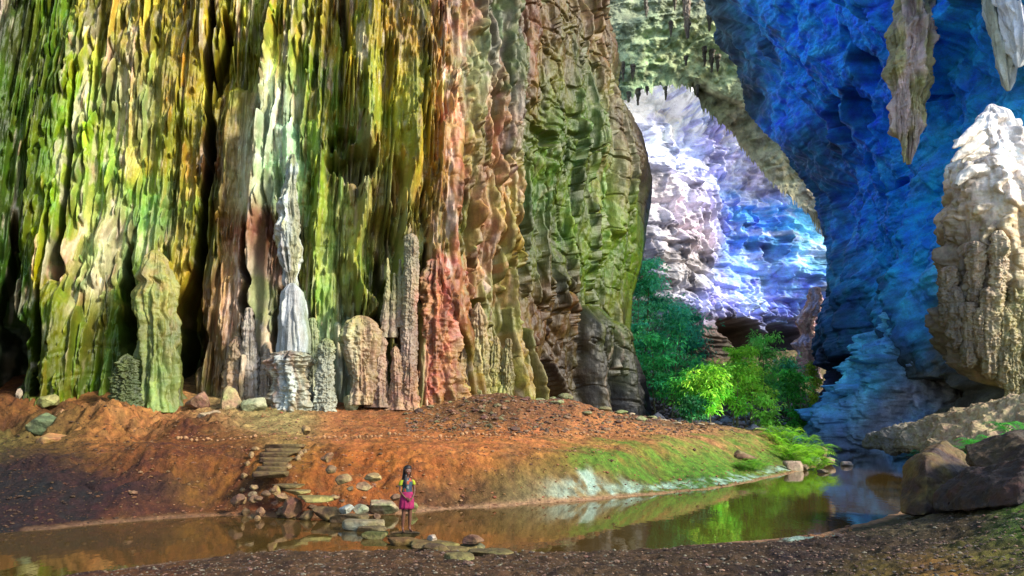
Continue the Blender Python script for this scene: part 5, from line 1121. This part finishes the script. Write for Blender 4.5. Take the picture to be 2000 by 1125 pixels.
for k, (a, b, t, bt, Yv, lab, cs) in enumerate([(75, 140, 845, 872, 24.5, "orange rounded rock lump low on the left bank", [(.56, .32, .12), (.44, .26, .12)]), (60, 120, 810, 850, 26.4, "green-grey boulder pile with dark hollow on the left bank", [(.22, .28, .14), (.12, .14, .08), (.36, .36, .18)]),
        (65, 112, 769, 792, 28.4, "yellow flat rocks at the wall foot far left", [(.42, .40, .16), (.30, .28, .10)]), (106, 135, 778, 794, 28.2, "orange block at the wall foot far left", [(.54, .34, .16)]), (385, 432, 806, 840, 27.5, "cream crumbling rock outcrop below the wide dark cleft", [(.60, .46, .30), (.48, .34, .20)]),
        (360, 408, 750, 790, 29.8, "brown shattered rock in the mouth of the wide dark cleft", [(.42, .26, .17), (.28, .16, .10)]), (26, 38, 760, 780, 29, "tiny pale cone rock at the left edge wall foot", [(.5, .42, .3)]), (425, 470, 745, 795, 29.8, "warm brown rock heap at the foot of the pink flowstone", [(.50, .34, .20), (.40, .40, .18)]),
        (150, 215, 800, 852, 27.2, "eroded orange earth hump in the middle of the left bank", [(.48, .26, .12), (.56, .34, .17)]), (668, 700, 752, 786, 31.4, "rounded green-white boulder left of the elephant-like bulb", [(.46, .50, .32), (.40, .38, .20)]), (470, 520, 780, 812, 29.5, "pale mossy rock shelf left of the knobbly pedestal", [(.40, .42, .24), (.52, .50, .34)]),
        (700, 716, 879, 886, 22.5, "small tan square stone on the flat top of the bank", [(.5, .36, .2)])]):
    x, y, z = on_ground((a + b) / 2, Yv)
    rock("rock", lab, "rock", a, b, t, bt, min(z - .1, P(1000, bt, Yv)[2]), cs, 620 + k, Y=Yv, th=(bt - t) * Yv / F + .1, box=.3, cuts=12)

# ------------------------------------------------------------------ plants
def tube_np(path, rad, n=7):
    c = np.array(path, float); t = np.linspace(0, len(c) - 1, (len(c) - 1) * 4 + 1)
    c = np.stack([np.interp(t, range(len(path)), c[:, i]) for i in range(3)], 1); r = np.interp(t, range(len(path)), rad)
    d = np.gradient(c, axis=0); d /= np.linalg.norm(d, axis=1)[:, None] + 1e-9
    u = np.cross(d, [0.3, 1, 0.1]); u /= np.linalg.norm(u, axis=1)[:, None] + 1e-9; v = np.cross(d, u); th = np.linspace(0, 2 * np.pi, n, endpoint=False)
    V = c[:, None] + r[:, None, None] * (np.cos(th)[None, :, None] * u[:, None] + np.sin(th)[None, :, None] * v[:, None])
    return V.reshape(-1, 3), grid_quads(len(c), n, True)
def join_np(parts):
    VV = []; QQ = []; n = 0
    for V, Q in parts: VV.append(V); QQ.append(Q + n); n += len(V)
    return np.concatenate(VV), np.concatenate(QQ)
def leaves_np(centers, dirs, size, r, droop=.5, width=.16):
    """pointed leaves: four-cornered blades along dirs"""
    n = len(centers); L = size * r.uniform(.6, 1.3, n)[:, None]
    d = dirs + r.normal(0, .35, (n, 3)); d[:, 2] -= droop; d /= np.linalg.norm(d, axis=1)[:, None]
    s = np.cross(d, r.normal(0, 1, (n, 3))); s /= np.linalg.norm(s, axis=1)[:, None] + 1e-9
    a = centers; b = centers + d * L * .45 + s * L * width; c = centers + d * L + np.array([0, 0, -1]) * L * .12; e = centers + d * L * .45 - s * L * width
    V = np.stack([a, b, c, e], 1).reshape(-1, 3); Q = np.arange(4 * n).reshape(n, 4); return V, Q
def tree(label, px, pyb, pyt, hw, Y, cs, seed, leaf=.34, nl=2600, cat="tree", name="broadleaf_tree", stems=1, low=.25, group="trees and bushes between the two chambers"):
    r = np.random.RandomState(seed); b = P(px, pyb, Y); t = P(px, pyt, Y); H = t[2] - b[2]; Rw = hw * Y / F
    gz = float(ground_z(np.array([b[0]]), np.array([Y]))[0]); base = np.array([b[0], Y, gz - .1]); H0 = t[2] - base[2]
    root = empty(name, base, label, cat, group)
    wood = []; tips = []
    for s in range(stems):
        off = np.array([r.normal(0, Rw * .3), r.normal(0, Rw * .3), 0]) * (stems > 1); top = np.array([r.normal(0, Rw * .2), r.normal(0, Rw * .2), H0 * r.uniform(.85, .98)]) + off * 1.5
        pts = [off, off + (top - off) * .35 + r.normal(0, .08 * H0 * .15, 3), off + (top - off) * .7 + r.normal(0, .15 * H0 * .15, 3), top]
        r0 = max(.035, .011 * H0); wood.append(tube_np(pts, [r0, r0 * .75, r0 * .5, r0 * .15]))
        for k in range(int(16 / stems) + 3):
            f = r.uniform(low, .98); o = np.array([np.interp(f * 3, range(4), [p[i] for p in pts]) for i in range(3)])
            a = r.uniform(0, 6.28); ln = Rw * r.uniform(.5, 1.05) * (1 - .45 * abs(f - .55) * 1.6)
            e = o + np.array([math.cos(a) * ln, math.sin(a) * ln, ln * r.uniform(.1, .7)]); m = (o + e) / 2 + (0, 0, ln * .12)
            wood.append(tube_np([o, m, e], [r0 * .35, r0 * .22, r0 * .08], 5)); tips.append((e, ln)); tips.append((m, ln * .7))
        tips.append((top, Rw * .4))
    V, Q = join_np(wood); add("trunk", mesh_np("trunk", V, Q), M_BARK, root)
    C = []; D = []; S = []; T = []
    per = max(6, int(nl * 1.15) // (len(tips) * 4))
    for e, ln in tips:
        tone = r.uniform(.5, 1.6); mixw = r.uniform(0, 1)
        for q in range(4):
            c = e + r.normal(0, 1, 3) * np.array([.42, .42, .26]) * max(ln, Rw * .35) * .9; sp = r.uniform(.15, .42) * max(ln, Rw * .4) * .75; tn = tone * r.uniform(.75, 1.3)
            p = c + r.normal(0, 1, (per, 3)) * np.array([sp * 1.25, sp * 1.25, sp * .6]); C.append(p); D.append((p - c) / (np.linalg.norm(p - c, axis=1)[:, None] + 1e-6)); T.append(np.full(per, tn)); S.append(np.full(per, mixw))
    C = np.concatenate(C); D = np.concatenate(D); T = np.concatenate(T) * r.uniform(.75, 1.25, len(C)); S = np.clip(np.concatenate(S) + r.normal(0, .2, len(C)), 0, 1)
    V, Q = leaves_np(C, D, leaf, r); col = (np.array(cs[0]) * (1 - S[:, None]) + np.array(cs[1]) * S[:, None]) * T[:, None]
    add("crown", mesh_np("crown", V, Q, np.repeat(col, 4, 0), smooth=False), M_LEAF, root)
TEAL = [(.09, .72, .42), (.24, .88, .28)]; MID = [(.14, .60, .04), (.40, .80, .06)]; BRT = [(.30, .85, .05), (.50, .95, .07)]; DRK = [(.05, .42, .06), (.14, .60, .06)]
YEL = [(.30, .60, .03), (.50, .68, .06)]
for k, (lab, px, pb, pt, hw, Y, cs, st, nl, lf) in enumerate([
    ("tall slender teal-green tree with bright top against the left wall edge", 1262, 730, 498, 34, 72, TEAL, 2, 5200, .42),
    ("teal tree leaning out from behind the dark foot of the left wall", 1240, 700, 560, 24, 66, TEAL, 2, 2400, .38),
    ("broad teal-green tree right of the tallest one", 1306, 745, 576, 42, 74, TEAL, 2, 4600, .42),
    ("dark teal tree beside the dark overhang of the far wall", 1352, 740, 610, 30, 80, [(.02, .34, .20), (.06, .48, .22)], 1, 2800, .42),
    ("low teal bush below the two tallest trees", 1290, 740, 650, 50, 62, [(.04, .42, .14), (.10, .56, .12)], 3, 4200, .36),
    ("dark green bushy sapling at the left of the bright thicket", 1338, 815, 722, 34, 50, DRK, 3, 2800, .30),
    ("mid green sapling with visible pale stem in the thicket", 1388, 828, 700, 38, 47, MID, 1, 3600, .30),
    ("deep green bush between the pale-stemmed sapling and the bright bamboo", 1432, 815, 712, 30, 52, MID, 3, 2800, .30),
    ("feathery bright yellow-green bamboo clump in the middle of the thicket", 1472, 812, 668, 34, 58, BRT, 4, 4200, .32),
    ("tall light green bamboo right behind the feathery bright clump", 1500, 800, 656, 32, 68, [(.16, .62, .12), (.30, .74, .12)], 3, 3600, .36),
    ("teal-tinted bush behind the bamboo before the rock pillar", 1538, 790, 690, 30, 74, [(.08, .50, .26), (.14, .58, .20)], 3, 3000, .38),
    ("dark leafy bush under the rock pillar", 1560, 800, 716, 28, 62, DRK, 3, 2600, .34),
    ("glowing yellow-green bush at the edge of the dark hollow", 1598, 790, 702, 18, 84, YEL, 3, 2600, .36),
    ("small light green sapling hanging over the stream at the point", 1502, 845, 770, 20, 50, [(.22, .60, .06), (.36, .72, .08)], 1, 1200, .26),
    ("pale green bush low behind the thicket", 1410, 780, 706, 30, 70, [(.12, .56, .10), (.24, .64, .12)], 3, 2600, .36),
    ("shaded low bush left of the pale-stemmed sapling by the stream", 1362, 838, 780, 22, 46, [(.01, .12, .05), (.04, .22, .05)], 2, 1500, .26)]):
    tree(lab, px, pb, pt, hw, Y, cs, 700 + k, lf, nl, cat="bush" if "bush" in lab else "tree", name="bush" if "bush" in lab else ("bamboo_clump" if "bamboo" in lab else "broadleaf_tree"), stems=st)
def fern(label, px, Y, rad, h, cs, seed, nf=44, group="ferns by the water", name="fern"):
    r = np.random.RandomState(seed); x, y, z = on_ground(px, Y); VV = []; QQ = []; CC = []; n = 0
    for k in range(nf):
        a = r.uniform(0, 6.28); L = rad * r.uniform(.6, 1.15); hh = h * r.uniform(.9, 1.7); t = np.linspace(0, 1, 19); o = r.normal(0, rad * .22, 2)
        cx = o[0] + math.cos(a) * L * t; cy = o[1] + math.sin(a) * L * t; cz = hh * (1.9 * t - 1.5 * t * t)
        c = np.stack([cx, cy, cz], 1); sd = np.array([-math.sin(a), math.cos(a), 0]); fw = np.array([math.cos(a), math.sin(a), -.2])
        tone = r.uniform(.55, 1.5); m = r.uniform(0, 1); col = (np.array(cs[0]) * (1 - m) + np.array(cs[1]) * m) * tone
        for i in range(1, 19):
            for s in (-1, 1):
                w_ = L * .20 * math.sin(math.pi * min(1, .12 + t[i] * .88)) + .01; b = c[i]; tip = b + sd * s * w_ + fw * w_ * .45 + np.array([0, 0, -w_ * .25])
                e = L * .017; VV.append(np.array([b - fw * e, b + fw * e, tip + fw * e * .2, tip - fw * e * .2])); QQ.append(np.arange(4) + n); n += 4; CC.append(np.repeat(col[None] * r.uniform(.8, 1.2), 4, 0))
    me = mesh_np("fern", np.concatenate(VV), np.array(QQ), np.concatenate(CC), smooth=False)
    o = add(name, me, M_LEAF, None, label, "fern", group); o.location = (x, y, z - .02)
FB = [(.16, .46, .02), (.34, .60, .03)]; FG = [(.02, .28, .03), (.08, .42, .03)]; FD = [(.01, .12, .05), (.02, .20, .07)]
for k, (lab, px, Y, rad, h, cs) in enumerate([
    ("bright yellow-green fern at the upper left of the clump on the point", 1500, 42, 1.3, 1.2, FB), ("tall bright fern at the crest of the clump on the point", 1530, 40, 1.5, 1.5, FB), ("wide bright fern hanging over the pool at the right of the clump", 1566, 39, 1.5, 1.2, FB),
    ("bright fern in the middle of the clump on the point", 1540, 37, 1.3, 1.1, FB), ("lowest fern of the clump near the pale shore stones", 1560, 35.5, 1.0, .8, FB), ("fern at the left foot of the clump on the point", 1512, 38, 1.0, .9, FB),
    ("small fern beside the flat-topped boulder at the point", 1452, 32, .8, .55, [(.10, .34, .02), (.22, .46, .03)]), ("tiny fern left of the flat-topped boulder", 1428, 31.5, .6, .4, [(.08, .26, .02), (.18, .36, .03)]), ("ragged green fern behind the clump below the sapling", 1515, 46, 1.3, 1.3, [(.10, .36, .04), (.18, .44, .04)]),
    ("dark fern under the blue rock mass, leftmost on the right bank", 1800, 34, 1.3, .8, FD), ("dark teal fern left of the wedge-shaped boulder", 1835, 30, 1.0, .6, FD), ("green fern just above the wedge-shaped boulder", 1880, 27, 1.0, .6, FG),
    ("bright green fern between the two boulders on the right", 1905, 24, .9, .5, FG), ("bright fern behind the tilted slab-like boulder", 1935, 22, 1.0, .6, FG), ("fern under the tan ledge right of the others", 1965, 24, 1.1, .7, FG), ("fern at the right edge behind the tilted slab-like boulder", 1992, 21, .9, .7, FG),
    ("low lime fern near the pale stone between the boulders", 1912, 20, .6, .3, FB), ("fern left of the bright ones under the tan ledge", 1862, 24, .8, .5, FD)]):
    fern(lab, px, Y, rad, h, cs, 800 + k)

# ------------------------------------------------------------------ the girl on the stepping stone
def person():
    Y0 = 15.45; base = P(793, 1038, Y0)
    st = [o for o in COL.objects if o.get("label") == "dark flat stone under the girl's bare feet"][0]
    bpy.context.view_layer.update()
    vs = [st.matrix_world @ v.co for v in st.data.vertices]
    near = [v.z for v in vs if abs(v.x - base[0]) < .12 and v.z > 0]
    ztop = max(near) if near else .16
    Y0 = sum(v.y for v in vs) / len(vs); base = np.array([base[0] / 15.45 * Y0, Y0, ztop - .004])
    Hs = float((CAMZ + float(ae(793, 908)[1]) * Y0 - ztop) / 1.40)
    root = empty("person", base, "girl with long black hair, yellow sleeves and pink skirt standing barefoot on a stone", "person")
    root.rotation_euler = (0, 0, .50)
    root.scale = (Hs, Hs, Hs)
    sk = plainmat("skin", (.10, .042, .024), .5, var=.08); hair = plainmat("hair", (.010, .008, .008), .35, var=.3, scale=60)
    pink = plainmat("pink_cloth", (.20, .008, .055), .8, var=.35, scale=14); yel = plainmat("yellow_cloth", (.24, .28, .012), .8, var=.12)
    m = plainmat("patterned_cloth", (.05, .07, .09), .8, var=.3)
    N = m.node_tree.nodes; L = m.node_tree.links; vo = N.new("ShaderNodeTexVoronoi"); vo.inputs["Scale"].default_value = 16; tc = N.new("ShaderNodeTexCoord"); L.new(tc.outputs["Object"], vo.inputs[0])
    cr = N.new("ShaderNodeValToRGB"); cr.color_ramp.interpolation = 'CONSTANT'; e = cr.color_ramp.elements; e[0].color = (.02, .03, .05, 1); e[1].position = .45; e[1].color = (.015, .045, .05, 1)
    for p_, c_ in ((.62, (.25, .05, .02, 1)), (.72, (.03, .04, .06, 1)), (.86, (.12, .14, .13, 1))): q = e.new(p_); q.color = c_
    sx = N.new("ShaderNodeSeparateColor"); L.new(vo.outputs["Color"], sx.inputs[0]); L.new(sx.outputs[0], cr.inputs[0]); L.new(cr.outputs[0], N["Principled BSDF"].inputs["Base Color"])
    verts = [(0, 0, .72, .085), (0, .005, .82, .075), (0, .01, .94, .085), (0, .015, 1.05, .078), (0, .01, 1.12, .045), (0, .0, 1.165, .034), (.0, -.008, 1.20, .045), (.0, -.012, 1.25, .068), (0, -.004, 1.31, .078), (0, .0, 1.355, .055),
             (-.068, .0, .68, .072), (-.072, -.012, .50, .058), (-.072, -.015, .38, .043), (-.075, .0, .25, .043), (-.076, .012, .085, .026), (-.078, -.02, .030, .026), (-.085, -.085, .020, .022), (-.088, -.125, .014, .013),
             (.068, .0, .68, .072), (.078, -.01, .50, .058), (.078, -.014, .38, .043), (.080, .0, .25, .043), (.080, .012, .085, .026), (.084, -.02, .030, .026), (.098, -.082, .020, .022), (.104, -.122, .014, .013),
             (-.115, .012, 1.065, .040), (-.150, .02, .96, .031), (-.170, .005, .86, .026), (-.125, -.075, .78, .022), (-.075, -.125, .715, .017), (-.052, -.14, .695, .020),
             (.115, .012, 1.065, .040), (.155, .015, .96, .031), (.172, .0, .855, .026), (.125, -.08, .77, .022), (.070, -.13, .70, .017), (.040, -.145, .685, .020),
             (0, -.076, 1.255, .014), (-.072, .0, 1.27, .014), (.072, .0, 1.27, .014)]
    edges = [(0, 1), (1, 2), (2, 3), (3, 4), (4, 5), (5, 6), (6, 7), (7, 8), (8, 9), (0, 10), (10, 11), (11, 12), (12, 13), (13, 14), (14, 15), (15, 16), (16, 17), (0, 18), (18, 19), (19, 20), (20, 21), (21, 22), (22, 23), (23, 24), (24, 25),
             (3, 26), (26, 27), (27, 28), (28, 29), (29, 30), (30, 31), (3, 32), (32, 33), (33, 34), (34, 35), (35, 36), (36, 37), (7, 38), (7, 39), (7, 40)]
    for s, h, hp in ((-1, 31, (-.052, -.14, .695)), (1, 37, (.040, -.145, .685))):
        for f, ln in enumerate((.040, .047, .044, .034)):
            i = len(verts); yy = hp[1] - .012 + .0; zz = hp[2] + .014 - .012 * f
            verts += [(hp[0] - s * .018, yy - .006, zz, .0095), (hp[0] - s * (.018 + ln * .55), yy - .020 - .006 * (s > 0), zz - .008, .0078), (hp[0] - s * (.018 + ln), yy - .010 - .010 * (s > 0), zz - .020, .0065)]
            edges += [(h, i), (i, i + 1), (i + 1, i + 2)]
        i = len(verts); verts += [(hp[0] - s * .004, hp[1] - .020, hp[2] + .028, .0095), (hp[0] - s * .024, hp[1] - .034, hp[2] + .026, .008)]; edges += [(h, i), (i, i + 1)]
    me = bpy.data.meshes.new("body"); me.from_pydata([v[:3] for v in verts], edges, []); ob = bpy.data.objects.new("body", me); COL.objects.link(ob)
    md = ob.modifiers.new("skin", 'SKIN'); md.use_smooth_shade = True; ss = ob.modifiers.new("sub", 'SUBSURF'); ss.levels = ss.render_levels = 2
    lay = me.skin_vertices[0] if me.skin_vertices else None
    if lay is None:
        bpy.context.view_layer.objects.active = ob; lay = me.skin_vertices[0]
    for i, v in enumerate(verts): lay.data[i].radius = (v[3], v[3]); lay.data[i].use_root = (i == 0)
    bpy.context.view_layer.update(); dg = bpy.context.evaluated_depsgraph_get(); m2 = bpy.data.meshes.new_from_object(ob.evaluated_get(dg)); ob.modifiers.clear(); ob.data = m2; m2.materials.clear(); m2.materials.append(sk)
    for p_ in m2.polygons: p_.use_smooth = True
    ob.parent = root
    def loft(name, rings, mat, n=28, fn=None, ysh=0):
        V = []; th = np.linspace(0, 2 * np.pi, n, endpoint=False)
        for k, (cx, cy, z, a, b) in enumerate(rings):
            f = 1 + (fn(th, k / (len(rings) - 1)) if fn else 0); V.append(np.stack([cx + a * np.cos(th) * f, cy + b * np.sin(th) * f, z + 0 * th], 1))
        V = np.concatenate(V); Q = grid_quads(len(rings), n, True); o = add(name, mesh_np(name, V, Q), mat, root)
        sm = o.modifiers.new("sub", 'SUBSURF'); sm.levels = sm.render_levels = 1; so = o.modifiers.new("thick", 'SOLIDIFY'); so.thickness = .006; so.offset = 0; return o
    loft("top", [(0, .0, .80, .122, .098), (0, .0, .86, .108, .092), (0, .005, .93, .106, .094), (0, .008, 1.0, .118, .092), (0, .01, 1.06, .122, .080), (0, .008, 1.10, .085, .062), (0, .004, 1.125, .050, .045)], m)
    loft("skirt", [(0, 0, .835, .112, .095), (0, 0, .80, .130, .108), (0, -.002, .74, .140, .118), (0, -.004, .66, .152, .128), (0, -.006, .57, .160, .134), (0, -.006, .48, .160, .130)], pink, 48, lambda th, t: .07 * t * np.sin(th * 9 + 1) + .03 * t * np.sin(th * 17))
    for s in (-1, 1):
        loft("sleeve", [(s * .100, .012, 1.085, .034, .042), (s * .125, .013, 1.065, .046, .048), (s * .142, .016, 1.02, .047, .047), (s * .152, .018, .975, .044, .044)], yel, 16)
    loft("hair", [(0, .004, 1.400, .012, .012), (0, .006, 1.392, .048, .050), (0, .010, 1.365, .080, .082), (0, .014, 1.32, .094, .094), (0, .030, 1.27, .093, .082), (-.005, .044, 1.21, .090, .066), (-.012, .056, 1.14, .092, .052), (-.02, .062, 1.06, .086, .044), (-.025, .060, .98, .070, .034), (-.028, .056, .90, .040, .022)],
         hair, 32, lambda th, t: -.16 * np.exp(-((th - 4.71) / .55) ** 2) * sstep(.22, .4, t) + .03 * np.sin(th * 11))
    loft("hair_lock", [(-.055, -.045, 1.22, .022, .020), (-.068, -.062, 1.12, .024, .018), (-.066, -.085, 1.02, .022, .014), (-.060, -.092, .93, .012, .010)], hair, 12)
    # face: eyes, brows, mouth
    eyem = plainmat("eye", (.6, .58, .55), .3, var=0); dark = plainmat("pupil", (.01, .01, .01), .3, var=0); lip = plainmat("lips", (.28, .07, .06), .5, var=0)
    def blob(name, c, s, mat):
        V, Fc = ICO[2]; o = add(name, mesh_np(name, V * np.array(s) + np.array(c), Fc), mat, root)
    for s in (-1, 1):
        blob("eye", (s * .028, -.074, 1.274), (.012, .007, .006), eyem); blob("pupil", (s * .028, -.079, 1.274), (.006, .004, .006), dark); blob("eyebrow", (s * .029, -.074, 1.292), (.017, .006, .0035), dark)
    blob("mouth", (0, -.076, 1.226), (.020, .007, .006), lip)
person()
